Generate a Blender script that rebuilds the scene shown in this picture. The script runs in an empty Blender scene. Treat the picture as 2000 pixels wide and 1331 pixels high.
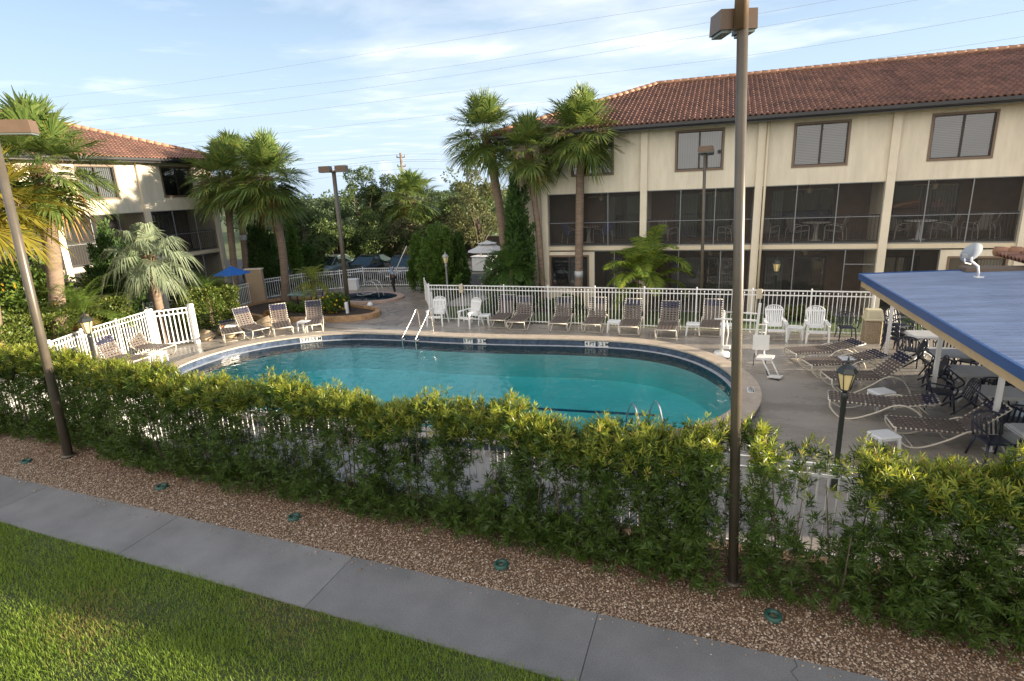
import bpy, bmesh, math, random
import numpy as np
from mathutils import Vector, Matrix

S = bpy.context.scene
COL = S.collection
PI = math.pi
random.seed(7)
RNG = np.random.default_rng(11)

# ------------------------------------------------------------------ camera
FOC = 1110.0; PITCH = math.radians(15.1); ROLL = math.radians(2.6); YAW = math.radians(20.0); CAM_H = 5.3
f0 = Vector((-math.sin(YAW), math.cos(YAW), 0)); r0 = Vector((math.cos(YAW), math.sin(YAW), 0)); zz = Vector((0, 0, 1))
FW = f0*math.cos(PITCH) - zz*math.sin(PITCH); UP0 = zz*math.cos(PITCH) + f0*math.sin(PITCH)
RT = r0*math.cos(ROLL) - UP0*math.sin(ROLL); UP = r0*math.sin(ROLL) + UP0*math.cos(ROLL)
CAM = Vector((0, 0, CAM_H))
cd = bpy.data.cameras.new('camera'); co = bpy.data.objects.new('camera', cd); COL.objects.link(co)
cd.sensor_width = 36; cd.lens = FOC/2000*36; cd.clip_end = 3000; cd.clip_start = 0.05
mw = Matrix((RT, UP, -FW)).transposed().to_4x4(); mw.translation = CAM; co.matrix_world = mw
S.camera = co

# ------------------------------------------------------------------ sky, sun, exposure
SUN_EL = math.radians(9.1); SUN_AZ = math.radians(10.6)          # azimuth from +X towards +Y
wd = bpy.data.worlds.new('World'); S.world = wd; wd.use_nodes = True
wn = wd.node_tree.nodes; wl = wd.node_tree.links
sky = wn.new('ShaderNodeTexSky'); sky.sky_type = 'NISHITA'; sky.sun_disc = False
sky.sun_elevation = SUN_EL; sky.sun_rotation = PI/2 - SUN_AZ
sky.air_density = 1.0; sky.dust_density = 1.0; sky.ozone_density = 3.0
tc = wn.new('ShaderNodeTexCoord')
sep = wn.new('ShaderNodeSeparateXYZ'); wl.new(tc.outputs['Generated'], sep.inputs[0])
# project the view direction on a flat cloud deck
mx = wn.new('ShaderNodeMath'); mx.operation = 'MAXIMUM'; mx.inputs[1].default_value = 0.05; wl.new(sep.outputs['Z'], mx.inputs[0])
dv = wn.new('ShaderNodeVectorMath'); dv.operation = 'DIVIDE'; wl.new(tc.outputs['Generated'], dv.inputs[0])
cmb = wn.new('ShaderNodeCombineXYZ')
for i in range(3): wl.new(mx.outputs[0], cmb.inputs[i])
wl.new(cmb.outputs[0], dv.inputs[1])
cn = wn.new('ShaderNodeTexNoise'); cn.inputs['Scale'].default_value = 1.15; cn.inputs['Detail'].default_value = 7; cn.inputs['Roughness'].default_value = 0.55; cn.inputs['Distortion'].default_value = 0.25
cm = wn.new('ShaderNodeMapping'); cm.inputs['Location'].default_value = (0.2, 0.9, 0); cm.inputs['Scale'].default_value = (0.75, 0.9, 1.0); cm.inputs['Rotation'].default_value = (0, 0, 0.35)
wl.new(dv.outputs[0], cm.inputs[0]); wl.new(cm.outputs[0], cn.inputs['Vector'])
# the bank of thin cloud lies to the right of the view
dt = wn.new('ShaderNodeVectorMath'); dt.operation = 'DOT_PRODUCT'; dt.inputs[1].default_value = (-0.275, 0.915, 0.294); wl.new(tc.outputs['Generated'], dt.inputs[0])
bank = wn.new('ShaderNodeMapRange'); bank.inputs[1].default_value = 0.84; bank.inputs[2].default_value = 0.99; bank.inputs[3].default_value = -0.42; bank.inputs[4].default_value = 0.13; wl.new(dt.outputs['Value'], bank.inputs[0])
ad = wn.new('ShaderNodeMath'); ad.operation = 'ADD'; wl.new(cn.outputs[0], ad.inputs[0]); wl.new(bank.outputs[0], ad.inputs[1])
cr = wn.new('ShaderNodeMapRange'); cr.inputs[1].default_value = 0.40; cr.inputs[2].default_value = 0.80; cr.inputs[3].default_value = 0.0; cr.inputs[4].default_value = 0.9; wl.new(ad.outputs[0], cr.inputs[0])
cmix = wn.new('ShaderNodeMixRGB'); cmix.inputs[2].default_value = (5.6, 5.5, 5.4, 1)
wl.new(cr.outputs[0], cmix.inputs[0]); wl.new(sky.outputs[0], cmix.inputs[1])
# pale moisture along the horizon
hz = wn.new('ShaderNodeMapRange'); hz.interpolation_type = 'SMOOTHSTEP'; hz.inputs[1].default_value = 0.0; hz.inputs[2].default_value = 0.55; hz.inputs[3].default_value = 0.88; hz.inputs[4].default_value = 0.0; wl.new(sep.outputs['Z'], hz.inputs[0])
hmix = wn.new('ShaderNodeMixRGB'); hmix.inputs[2].default_value = (3.5, 4.3, 5.3, 1); wl.new(hz.outputs[0], hmix.inputs[0]); wl.new(cmix.outputs[0], hmix.inputs[1])
# unseen bright cloud bank behind the camera, added as fill light for shaded fronts
bk = wn.new('ShaderNodeVectorMath'); bk.operation = 'DOT_PRODUCT'; bk.inputs[1].default_value = (-0.20, -0.96, 0.20); wl.new(tc.outputs['Generated'], bk.inputs[0])
bm_ = wn.new('ShaderNodeMapRange'); bm_.inputs[1].default_value = 0.0; bm_.inputs[2].default_value = 0.75; bm_.inputs[3].default_value = -0.55; bm_.inputs[4].default_value = 0.45; wl.new(bk.outputs['Value'], bm_.inputs[0])
ba = wn.new('ShaderNodeMath'); ba.operation = 'ADD'; ba.use_clamp = True; wl.new(bm_.outputs[0], ba.inputs[0]); wl.new(cn.outputs[0], ba.inputs[1])
cmix2 = wn.new('ShaderNodeMixRGB'); cmix2.inputs[2].default_value = (9.0, 8.5, 7.9, 1); wl.new(ba.outputs[0], cmix2.inputs[0]); wl.new(hmix.outputs[0], cmix2.inputs[1])
bg = wn['Background']; bg.inputs['Strength'].default_value = 0.06; wl.new(cmix2.outputs[0], bg.inputs['Color'])
sl = bpy.data.lights.new('sun', 'SUN'); sl.energy = 4.2; sl.angle = math.radians(0.6); sl.color = (1.0, 0.85, 0.64)
so = bpy.data.objects.new('sun', sl); COL.objects.link(so)
sd = Vector((math.cos(SUN_EL)*math.cos(SUN_AZ), math.cos(SUN_EL)*math.sin(SUN_AZ), math.sin(SUN_EL)))
so.rotation_euler = sd.to_track_quat('Z', 'Y').to_euler(); so.location = (40, 0, 60)
S.view_settings.view_transform = 'Standard'; S.view_settings.look = 'None'; S.view_settings.gamma = 1
S.view_settings.exposure = 1.95
S.cycles.max_bounces = 8; S.cycles.transparent_max_bounces = 24; S.cycles.caustics_reflective = False; S.cycles.caustics_refractive = False
S.cycles.sample_clamp_indirect = 6

# ------------------------------------------------------------------ survey: photo pixel -> world point
def _ray(px, py): return FW + RT*((px-1000)/FOC) - UP*((py-665.5)/FOC)
def G(px, py, z=0.0):
    d = _ray(px, py); return CAM + d*((z-CAM_H)/d.z)
def AY(px, py, y):
    d = _ray(px, py); return CAM + d*(y/d.y)
def AX(px, py, x):
    d = _ray(px, py); return CAM + d*(x/d.x)
def AD(px, py, D):
    d = _ray(px, py); return CAM + d*(D/math.hypot(d.x, d.y))

# ------------------------------------------------------------------ materials
MATS = {}
def mat(name, col, rough=0.6, metal=0.0, var=0.0, scale=4.0, bump=0.0, bscale=60.0, spec=0.5, detail=5.0, stretch=None, col2=None):
    if name in MATS: return MATS[name]
    m = bpy.data.materials.new(name); m.use_nodes = True; n = m.node_tree.nodes; l = m.node_tree.links
    b = n['Principled BSDF']; b.inputs['Roughness'].default_value = rough; b.inputs['Metallic'].default_value = metal
    b.inputs['Specular IOR Level'].default_value = spec; b.inputs['Base Color'].default_value = (*col, 1)
    t = n.new('ShaderNodeTexCoord'); src = t.outputs['Object']
    if stretch:
        mp = n.new('ShaderNodeMapping'); mp.inputs['Scale'].default_value = stretch; l.new(src, mp.inputs[0]); src = mp.outputs[0]
    if var or col2:
        no = n.new('ShaderNodeTexNoise'); no.inputs['Scale'].default_value = scale; no.inputs['Detail'].default_value = detail; no.inputs['Roughness'].default_value = 0.62
        l.new(src, no.inputs['Vector'])
        r = n.new('ShaderNodeValToRGB'); r.color_ramp.elements[0].position = 0.32; r.color_ramp.elements[1].position = 0.68
        a = tuple(max(0, c*(1-var)) for c in col); c2 = col2 if col2 else tuple(min(1, c*(1+var)) for c in col)
        r.color_ramp.elements[0].color = (*a, 1); r.color_ramp.elements[1].color = (*c2, 1)
        l.new(no.outputs[0], r.inputs[0]); l.new(r.outputs[0], b.inputs['Base Color'])
    if bump:
        nb = n.new('ShaderNodeTexNoise'); nb.inputs['Scale'].default_value = bscale; nb.inputs['Detail'].default_value = 6
        l.new(src, nb.inputs['Vector'])
        bp = n.new('ShaderNodeBump'); bp.inputs['Strength'].default_value = bump; bp.inputs['Distance'].default_value = 0.02
        l.new(nb.outputs[0], bp.inputs['Height']); l.new(bp.outputs[0], b.inputs['Normal'])
    MATS[name] = m; return m

def leafmat(name, ca, cb, trans=0.35, rough=0.5, cc=None):
    if name in MATS: return MATS[name]
    m = bpy.data.materials.new(name); m.use_nodes = True; n = m.node_tree.nodes; l = m.node_tree.links
    b = n['Principled BSDF']; b.inputs['Roughness'].default_value = rough; b.inputs['Specular IOR Level'].default_value = 0.35
    g = n.new('ShaderNodeNewGeometry'); r = n.new('ShaderNodeValToRGB')
    r.color_ramp.elements[0].color = (*ca, 1); r.color_ramp.elements[1].color = (*cb, 1)
    if cc:
        e = r.color_ramp.elements.new(0.93); e.color = (*cb, 1); r.color_ramp.elements[2].color = (*cc, 1)
    l.new(g.outputs['Random Per Island'], r.inputs[0]); l.new(r.outputs[0], b.inputs['Base Color'])
    t = n.new('ShaderNodeBsdfTranslucent')
    hs = n.new('ShaderNodeHueSaturation'); hs.inputs['Value'].default_value = 1.5; hs.inputs['Hue'].default_value = 0.485; hs.inputs['Saturation'].default_value = 1.05; l.new(r.outputs[0], hs.inputs['Color'])
    l.new(hs.outputs[0], t.inputs['Color'])
    mx_ = n.new('ShaderNodeMixShader'); mx_.inputs[0].default_value = trans
    l.new(b.outputs[0], mx_.inputs[1]); l.new(t.outputs[0], mx_.inputs[2]); l.new(mx_.outputs[0], n['Material Output'].inputs['Surface'])
    MATS[name] = m; return m

def sheer(name, col, see, rough=0.5):
    if name in MATS: return MATS[name]
    m = bpy.data.materials.new(name); m.use_nodes = True; n = m.node_tree.nodes; l = m.node_tree.links
    b = n['Principled BSDF']; b.inputs['Base Color'].default_value = (*col, 1); b.inputs['Roughness'].default_value = rough
    t = n.new('ShaderNodeBsdfTransparent'); x = n.new('ShaderNodeMixShader'); x.inputs[0].default_value = see
    l.new(b.outputs[0], x.inputs[1]); l.new(t.outputs[0], x.inputs[2]); l.new(x.outputs[0], n['Material Output'].inputs['Surface'])
    MATS[name] = m; return m

def glassmat(name, tint=(0.75, 0.78, 0.8), refl=0.12):
    if name in MATS: return MATS[name]
    m = bpy.data.materials.new(name); m.use_nodes = True; n = m.node_tree.nodes; l = m.node_tree.links
    t = n.new('ShaderNodeBsdfTransparent'); t.inputs[0].default_value = (*tint, 1)
    g = n.new('ShaderNodeBsdfGlossy'); g.inputs['Roughness'].default_value = 0.03; g.inputs['Color'].default_value = (0.9, 0.9, 0.9, 1)
    lw = n.new('ShaderNodeFresnel'); lw.inputs['IOR'].default_value = 1.5
    a = n.new('ShaderNodeMath'); a.operation = 'ADD'; a.inputs[1].default_value = refl; l.new(lw.outputs[0], a.inputs[0])
    x = n.new('ShaderNodeMixShader'); l.new(a.outputs[0], x.inputs[0]); l.new(t.outputs[0], x.inputs[1]); l.new(g.outputs[0], x.inputs[2])
    l.new(x.outputs[0], n['Material Output'].inputs['Surface'])
    MATS[name] = m; return m

# ------------------------------------------------------------------ mesh builder
class MB:
    def __init__(s): s.v = []; s.f = []; s.m = []; s.sm = []
    def add(s, vs, fs, m=0, smooth=False):
        o = len(s.v); s.v.extend([tuple(p) for p in vs])
        for f in fs: s.f.append(tuple(i+o for i in f)); s.m.append(m); s.sm.append(smooth)
    def box(s, x0, x1, y0, y1, z0, z1, m=0):
        s.add([(x0,y0,z0),(x1,y0,z0),(x1,y1,z0),(x0,y1,z0),(x0,y0,z1),(x1,y0,z1),(x1,y1,z1),(x0,y1,z1)],
              [(0,3,2,1),(4,5,6,7),(0,1,5,4),(1,2,6,5),(2,3,7,6),(3,0,4,7)], m)
    def obox(s, c, ax, ay, az, m=0):          # oriented box from half-axis vectors
        c = Vector(c); ax, ay, az = Vector(ax), Vector(ay), Vector(az); p = []
        for dz in (-1, 1):
            for dx, dy in ((-1,-1),(1,-1),(1,1),(-1,1)): p.append(c+ax*dx+ay*dy+az*dz)
        s.add(p, [(0,3,2,1),(4,5,6,7),(0,1,5,4),(1,2,6,5),(2,3,7,6),(3,0,4,7)], m)
    def rbox(s, x0, x1, y0, y1, z0, z1, b=0.02, m=0):   # box with chamfered vertical and top edges
        pl = [(x0+b,y0),(x1-b,y0),(x1,y0+b),(x1,y1-b),(x1-b,y1),(x0+b,y1),(x0,y1-b),(x0,y0+b)]
        cx, cy = (x0+x1)/2, (y0+y1)/2
        def sh(q): return (q[0]+(b if q[0] < cx else -b), q[1]+(b if q[1] < cy else -b))
        vs = [(x,y,z0) for x,y in pl]+[(x,y,z1-b) for x,y in pl]+[(*sh(q),z1) for q in pl]
        fs = [tuple(range(7,-1,-1)), tuple(range(16,24))]
        for k in range(2):
            for i in range(8): j = (i+1) % 8; fs.append((k*8+i, k*8+j, k*8+8+j, k*8+8+i))
        s.add(vs, fs, m)
    def tube(s, pts, r, n=6, m=0, smooth=True, caps=True):
        pts = [Vector(p) for p in pts]; k = len(pts)
        rs = r if isinstance(r, (list, tuple)) else [r]*k
        vs = []; fs = []
        t0 = (pts[1]-pts[0]).normalized(); ref = Vector((0,0,1)) if abs(t0.z) < 0.9 else Vector((1,0,0))
        u = t0.cross(ref).normalized()
        for i, p in enumerate(pts):
            t = (pts[min(i+1,k-1)]-pts[max(i-1,0)]).normalized()
            u = (u - t*u.dot(t)).normalized(); w = t.cross(u)
            for a in range(n):
                q = 2*PI*a/n; vs.append(p + (u*math.cos(q)+w*math.sin(q))*rs[i])
        for i in range(k-1):
            for a in range(n): b_ = (a+1) % n; fs.append((i*n+a, i*n+b_, (i+1)*n+b_, (i+1)*n+a))
        if caps: fs.append(tuple(range(n-1,-1,-1))); fs.append(tuple(range((k-1)*n, k*n)))
        s.add(vs, fs, m, smooth)
    def cyl(s, p0, p1, r0, r1=None, n=8, m=0, smooth=True): s.tube([p0, p1], [r0, r0 if r1 is None else r1], n, m, smooth)
    def lathe(s, prof, n=12, c=(0,0,0), m=0, smooth=True):
        vs = []; fs = []; k = len(prof)
        for r, z in prof:
            for a in range(n): q = 2*PI*a/n; vs.append((c[0]+r*math.cos(q), c[1]+r*math.sin(q), c[2]+z))
        for i in range(k-1):
            for a in range(n): b_ = (a+1) % n; fs.append((i*n+a, i*n+b_, (i+1)*n+b_, (i+1)*n+a))
        fs.append(tuple(range(n-1,-1,-1))); fs.append(tuple(range((k-1)*n, k*n)))
        s.add(vs, fs, m, smooth)
    def prism(s, poly, z0, z1, m=0):           # polygon in xy, ccw
        k = len(poly); vs = [(x,y,z0) for x,y in poly]+[(x,y,z1) for x,y in poly]
        fs = [tuple(range(k-1,-1,-1)), tuple(range(k,2*k))]+[(i,(i+1)%k,k+(i+1)%k,k+i) for i in range(k)]
        s.add(vs, fs, m)
    def prism_x(s, poly, x0, x1, m=0, smooth=False):         # polygon in yz, extruded along x
        k = len(poly); vs = [(x0,y,z) for y,z in poly]+[(x1,y,z) for y,z in poly]
        fs = [tuple(range(k-1,-1,-1)), tuple(range(k,2*k))]+[(i,(i+1)%k,k+(i+1)%k,k+i) for i in range(k)]
        s.add(vs, fs, m, smooth)
    def build(s, name, mats, parent=None, loc=None, rz=0.0):
        me = bpy.data.meshes.new(name); me.from_pydata(s.v, [], s.f)
        if not isinstance(mats, (list, tuple)): mats = [mats]
        for q in mats: me.materials.append(q)
        me.polygons.foreach_set('material_index', s.m); me.polygons.foreach_set('use_smooth', s.sm); me.update()
        o = bpy.data.objects.new(name, me); COL.objects.link(o)
        if parent is not None: o.parent = parent
        if loc is not None: o.location = loc
        o.rotation_euler.z = rz
        return o

def quadmesh(name, V, m, parent=None, smooth=False, loc=None, n=4):      # V: (N*n,3) array of loose n-gons
    me = bpy.data.meshes.new(name); N = len(V)//n
    me.vertices.add(N*n); me.vertices.foreach_set('co', np.asarray(V, dtype=np.float32).ravel())
    me.loops.add(N*n); me.loops.foreach_set('vertex_index', np.arange(N*n, dtype=np.int32))
    me.polygons.add(N); me.polygons.foreach_set('loop_start', np.arange(0, N*n, n, dtype=np.int32)); me.polygons.foreach_set('loop_total', np.full(N, n, dtype=np.int32))
    if smooth: me.polygons.foreach_set('use_smooth', np.ones(N, dtype=bool))
    me.materials.append(m); me.update(calc_edges=True)
    o = bpy.data.objects.new(name, me); COL.objects.link(o)
    if parent is not None: o.parent = parent
    if loc is not None: o.location = loc
    return o

def tag(o, label=None, cat=None, group=None, kind=None):
    if label: o['label'] = label
    if cat: o['category'] = cat
    if group: o['group'] = group
    if kind: o['kind'] = kind
    return o
def thing(name, label, cat, loc=(0,0,0), rz=0.0, group=None):
    o = bpy.data.objects.new(name, None); COL.objects.link(o); o.location = loc; o.rotation_euler = (0,0,rz); o.empty_display_size = 0.2
    return tag(o, label, cat, group)
KIDS = {}
def kids(o): return list(o.children)
def dup(root, loc, rz=0.0, label=None, group=None, scale=None, rot=None):
    r = root.copy(); COL.objects.link(r); r.location = loc; r.rotation_euler = rot if rot else (0,0,rz)
    if label: r['label'] = label
    if group: r['group'] = group
    if scale: r.scale = scale if isinstance(scale, (tuple, list)) else (scale,)*3
    for ch in kids(root):
        c = ch.copy(); COL.objects.link(c); c.parent = r
        for g in kids(ch):
            d = g.copy(); COL.objects.link(d); d.parent = c
    return r
def xy(p, z=0.0): return (p[0], p[1], z)
# ================================================================== SETTING
def catmull(pts, n=6):
    out = []; k = len(pts)
    for i in range(k):
        p0, p1, p2, p3 = (Vector((*pts[(i+j-1) % k], 0)) for j in range(4))
        for a in range(n):
            t = a/n
            q = 0.5*((2*p1)+(p2-p0)*t+(2*p0-5*p1+4*p2-p3)*t*t+(3*p1-p0-3*p2+p3)*t**3); out.append((q.x, q.y))
    return out
def offset(poly, d):
    out = []; k = len(poly)
    A = sum(poly[i][0]*poly[(i+1)%k][1]-poly[(i+1)%k][0]*poly[i][1] for i in range(k))
    sg = 1 if A > 0 else -1
    for i in range(k):
        a, b = poly[i-1], poly[(i+1) % k]; t = Vector((b[0]-a[0], b[1]-a[1])).normalized()
        out.append((poly[i][0]+t.y*d*sg, poly[i][1]-t.x*d*sg))
    return out
def sheet(name, outer, holes, z, m, kind='structure'):
    bm = bmesh.new(); es = []
    for lp in [outer]+holes:
        vs = [bm.verts.new((x, y, z)) for x, y in lp]
        for i in range(len(vs)): es.append(bm.edges.new((vs[i], vs[(i+1) % len(vs)])))
    bmesh.ops.triangle_fill(bm, use_beauty=True, edges=es)
    for f in bm.faces:
        if f.normal.z < 0: f.normal_flip()
    me = bpy.data.meshes.new(name); bm.to_mesh(me); bm.free(); me.materials.append(m)
    o = bpy.data.objects.new(name, me); COL.objects.link(o); o['kind'] = kind; return o
def rect(x0, x1, y0, y1): return [(x0,y0),(x1,y0),(x1,y1),(x0,y1)]

# pool outline at the water line (clockwise from the right end along the back)
pool_pts = [(0.62,14.2),(0.30,15.9),(-0.75,17.4),(-2.3,18.15),(-4.4,18.2),(-6.7,17.95),(-8.9,17.8),(-11.0,17.8),(-12.9,17.6),(-14.4,16.9),(-15.6,15.7),
            (-16.1,14.2),(-15.9,12.6),(-14.6,11.3),(-12.3,10.6),(-9.5,10.45),(-6.5,10.5),(-3.6,10.7),(-1.3,11.3),(0.15,12.5)]
POOL = catmull(pool_pts, 5)
LEDGE = offset(POOL, 0.11); OUTER = offset(POOL, 0.60)
SPA_C = G(715, 583); spa_r = 1.35
SPA = [(SPA_C.x+1.75*math.cos(2*PI*i/40), SPA_C.y+1.15*math.sin(2*PI*i/40)) for i in range(40)]
RIM_Z = 0.16; WATER_Z = -0.06

def ground_material():
    m = mat('far_ground', (0.075,0.10,0.03), 0.9, var=0.45, scale=0.35, bump=0.4, bscale=9)
    return m
sheet('ground', rect(-900, 900, -300, 1500), [offset(POOL, 0.3), offset(SPA, -0.02)], -0.05, ground_material())

def deck_mat():
    if 'deck' in MATS: return MATS['deck']
    m = bpy.data.materials.new('deck'); m.use_nodes = True; n = m.node_tree.nodes; l = m.node_tree.links; b = n['Principled BSDF']
    t = n.new('ShaderNodeTexCoord')
    a = n.new('ShaderNodeTexNoise'); a.inputs['Scale'].default_value = 0.55; a.inputs['Detail'].default_value = 7; a.inputs['Roughness'].default_value = 0.65
    mp = n.new('ShaderNodeMapping'); mp.inputs['Scale'].default_value = (0.7, 1.6, 1); l.new(t.outputs['Object'], mp.inputs[0]); l.new(mp.outputs[0], a.inputs['Vector'])
    r = n.new('ShaderNodeValToRGB'); r.color_ramp.elements[0].position = 0.3; r.color_ramp.elements[1].position = 0.72
    r.color_ramp.elements[0].color = (0.23,0.208,0.183,1); r.color_ramp.elements[1].color = (0.41,0.37,0.325,1); l.new(a.outputs[0], r.inputs[0])
    c = n.new('ShaderNodeTexNoise'); c.inputs['Scale'].default_value = 30; c.inputs['Detail'].default_value = 3; l.new(t.outputs['Object'], c.inputs['Vector'])
    mm = n.new('ShaderNodeMixRGB'); mm.blend_type = 'OVERLAY'; mm.inputs[0].default_value = 0.35; l.new(r.outputs[0], mm.inputs[1]); l.new(c.outputs[0], mm.inputs[2]); l.new(mm.outputs[0], b.inputs['Base Color'])
    rr = n.new('ShaderNodeMapRange'); rr.inputs[1].default_value = 0.35; rr.inputs[2].default_value = 0.65; rr.inputs[3].default_value = 0.15; rr.inputs[4].default_value = 0.42; l.new(a.outputs[0], rr.inputs[0]); l.new(rr.outputs[0], b.inputs['Roughness'])
    bp = n.new('ShaderNodeBump'); bp.inputs['Strength'].default_value = 0.12; bp.inputs['Distance'].default_value = 0.01; l.new(c.outputs[0], bp.inputs['Height']); l.new(bp.outputs[0], b.inputs['Normal'])
    MATS['deck'] = m; return m
def flag_mat():
    m = bpy.data.materials.new('stamped_stone'); m.use_nodes = True; n = m.node_tree.nodes; l = m.node_tree.links; b = n['Principled BSDF']
    t = n.new('ShaderNodeTexCoord'); v = n.new('ShaderNodeTexVoronoi'); v.feature = 'DISTANCE_TO_EDGE'; v.inputs['Scale'].default_value = 1.4; l.new(t.outputs['Object'], v.inputs['Vector'])
    v2 = n.new('ShaderNodeTexVoronoi'); v2.inputs['Scale'].default_value = 1.4; l.new(t.outputs['Object'], v2.inputs['Vector'])
    r = n.new('ShaderNodeValToRGB'); r.color_ramp.elements[0].position = 0.0; r.color_ramp.elements[1].position = 0.06
    r.color_ramp.elements[0].color = (0.11,0.09,0.075,1); r.color_ramp.elements[1].color = (1,1,1,1); l.new(v.outputs['Distance'], r.inputs[0])
    hs = n.new('ShaderNodeMixRGB'); hs.inputs[1].default_value = (0.20,0.17,0.15,1); hs.inputs[2].default_value = (0.33,0.27,0.22,1); l.new(v2.outputs['Color'], hs.inputs[0])
    mm = n.new('ShaderNodeMixRGB'); mm.blend_type = 'MULTIPLY'; mm.inputs[0].default_value = 0.55; l.new(hs.outputs[0], mm.inputs[1]); l.new(r.outputs[0], mm.inputs[2]); l.new(mm.outputs[0], b.inputs['Base Color'])
    b.inputs['Roughness'].default_value = 0.45; return m
sheet('pool_deck', [(-24.5,11.2),(-20.5,8.15),(14,8.15),(14,21.15),(-11.2,21.15),(-11.2,19.7),(-18.2,19.7),(-20.5,18.8),(-22.5,17.0),(-22.6,13.6)], [offset(POOL, 0.42)], 0.0, deck_mat())
sheet('spa_terrace', [(-18.2,19.705),(-11.205,19.705),(-11.205,21.1),(-15.2,28.75),(-20.2,28.4),(-23.0,25.8),(-23.2,21.5)], [SPA], 0.0, flag_mat())
for nm, lp in (('pool', POOL), ('spa', SPA)):
    pass
tile_dark = mat('pool_tile', (0.055,0.075,0.12), 0.25, var=0.3, scale=7, detail=1)
plaster = mat('pool_plaster', (0.66,0.95,0.93), 0.6, var=0.08, scale=1.2)
ledge_m = mat('gutter_stone', (0.42,0.44,0.47), 0.4, var=0.12, scale=6)
coping_m = mat('coping_concrete', (0.47,0.39,0.31), 0.5, var=0.16, scale=4)
def ring(mb, A, za, B, zb, m):
    k = len(A); vs = [(x,y,za) for x,y in A]+[(x,y,zb) for x,y in B]
    mb.add(vs, [(i,(i+1)%k,k+(i+1)%k,k+i) for i in range(k)], m)
b = MB()
ring(b, LEDGE, RIM_Z, LEDGE, WATER_Z+0.03, 0)                      # tiled inner face
ring(b, LEDGE, WATER_Z+0.03, POOL, WATER_Z+0.02, 1)                # pale gutter ledge
ring(b, POOL, WATER_Z+0.02, POOL, -0.35, 0)
deep = offset(POOL, -0.25); floor_ = offset(POOL, -1.6)
ring(b, POOL, -0.35, deep, -1.1, 2)
def fz(x): return -1.25-0.75*max(0.0, min(1.0, (-6.5-x)/5.0))
kk_ = len(deep); b.add([(x,y,-1.1) for x,y in deep]+[(x,y,fz(x)) for x,y in floor_], [(i,(i+1)%kk_,kk_+(i+1)%kk_,kk_+i) for i in range(kk_)], 2)
o = b.build('pool_basin', [tile_dark, ledge_m, plaster]); o['kind'] = 'structure'
bm = bmesh.new(); fv = [bm.verts.new((x, y, fz(x))) for x, y in floor_]
ed = [bm.edges.new((fv[i], fv[(i+1) % len(fv)])) for i in range(len(fv))]
bmesh.ops.triangle_fill(bm, use_beauty=True, edges=ed)
me = bpy.data.meshes.new('pool_floor'); bm.to_mesh(me); bm.free(); me.materials.append(plaster)
o = bpy.data.objects.new('pool_floor', me); COL.objects.link(o); o['kind'] = 'structure'
b = MB(); line_m = mat('floor_line_navy', (0.03,0.10,0.22), 0.3)  # dark blue stripes laid on the pool floor
for (xa, ya), (xb, yb) in (((-9.5,17.2),(-7.6,12.0)), ((-6.0,13.2),(-2.6,13.5)), ((-6.2,15.3),(-1.4,15.7))):
    d = Vector((xb-xa, yb-ya, 0)); n_ = Vector((-d.y, d.x, 0)).normalized()*0.07
    b.add([Vector((xa,ya,fz(xa)+.02))-n_, Vector((xb,yb,fz(xb)+.02))-n_, Vector((xb,yb,fz(xb)+.02))+n_, Vector((xa,ya,fz(xa)+.02))+n_], [(0,1,2,3)])
o = b.build('pool_floor_line', line_m); o['kind'] = 'structure'
b = MB()
IN2 = offset(POOL, 0.09)
ring(b, IN2, RIM_Z, IN2, RIM_Z+0.045, 0); ring(b, IN2, RIM_Z+0.045, OUTER, RIM_Z+0.045, 0)
ring(b, OUTER, RIM_Z+0.045, OUTER, RIM_Z, 0); OUT2 = offset(POOL, 0.57); ring(b, OUTER, RIM_Z, OUT2, RIM_Z, 0); ring(b, IN2, RIM_Z, LEDGE, RIM_Z-0.002, 0)
ring(b, OUT2, RIM_Z, OUT2, -0.03, 1)
o = b.build('pool_coping', [coping_m, tile_dark]); o['kind'] = 'structure'
def water_mat(name, tint, bump, bs):
    m = bpy.data.materials.new(name); m.use_nodes = True; n = m.node_tree.nodes; l = m.node_tree.links
    t = n.new('ShaderNodeBsdfTransparent'); t.inputs[0].default_value = (*tint, 1)
    g = n.new('ShaderNodeBsdfGlossy'); g.inputs['Roughness'].default_value = 0.015
    fr = n.new('ShaderNodeFresnel'); fr.inputs['IOR'].default_value = 1.5
    x = n.new('ShaderNodeMixShader'); l.new(fr.outputs[0], x.inputs[0]); l.new(t.outputs[0], x.inputs[1]); l.new(g.outputs[0], x.inputs[2])
    tc_ = n.new('ShaderNodeTexCoord'); no = n.new('ShaderNodeTexNoise'); no.inputs['Scale'].default_value = bs; no.inputs['Detail'].default_value = 3
    l.new(tc_.outputs['Object'], no.inputs['Vector']); bp = n.new('ShaderNodeBump'); bp.inputs['Strength'].default_value = bump; bp.inputs['Distance'].default_value = 0.05
    l.new(no.outputs[0], bp.inputs['Height']); l.new(bp.outputs[0], g.inputs['Normal']); l.new(bp.outputs[0], fr.inputs['Normal'])
    l.new(x.outputs[0], n['Material Output'].inputs['Surface']); return m
wm = water_mat('pool_water', (0.97,0.99,1.0), 0.55, 3.6)
va = wm.node_tree.nodes.new('ShaderNodeVolumeAbsorption'); va.inputs['Color'].default_value = (0.02,0.95,0.955,1); va.inputs['Density'].default_value = 0.46
wm.node_tree.links.new(va.outputs[0], wm.node_tree.nodes['Material Output'].inputs['Volume'])
wo = sheet('pool_water', offset(POOL, 0.03), [], WATER_Z, wm)
bm = bmesh.new(); bm.from_mesh(wo.data); bot = bmesh.ops.extrude_face_region(bm, geom=list(bm.faces))
for v in [g_ for g_ in bot['geom'] if isinstance(g_, bmesh.types.BMVert)]: v.co.z = -2.3
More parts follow.
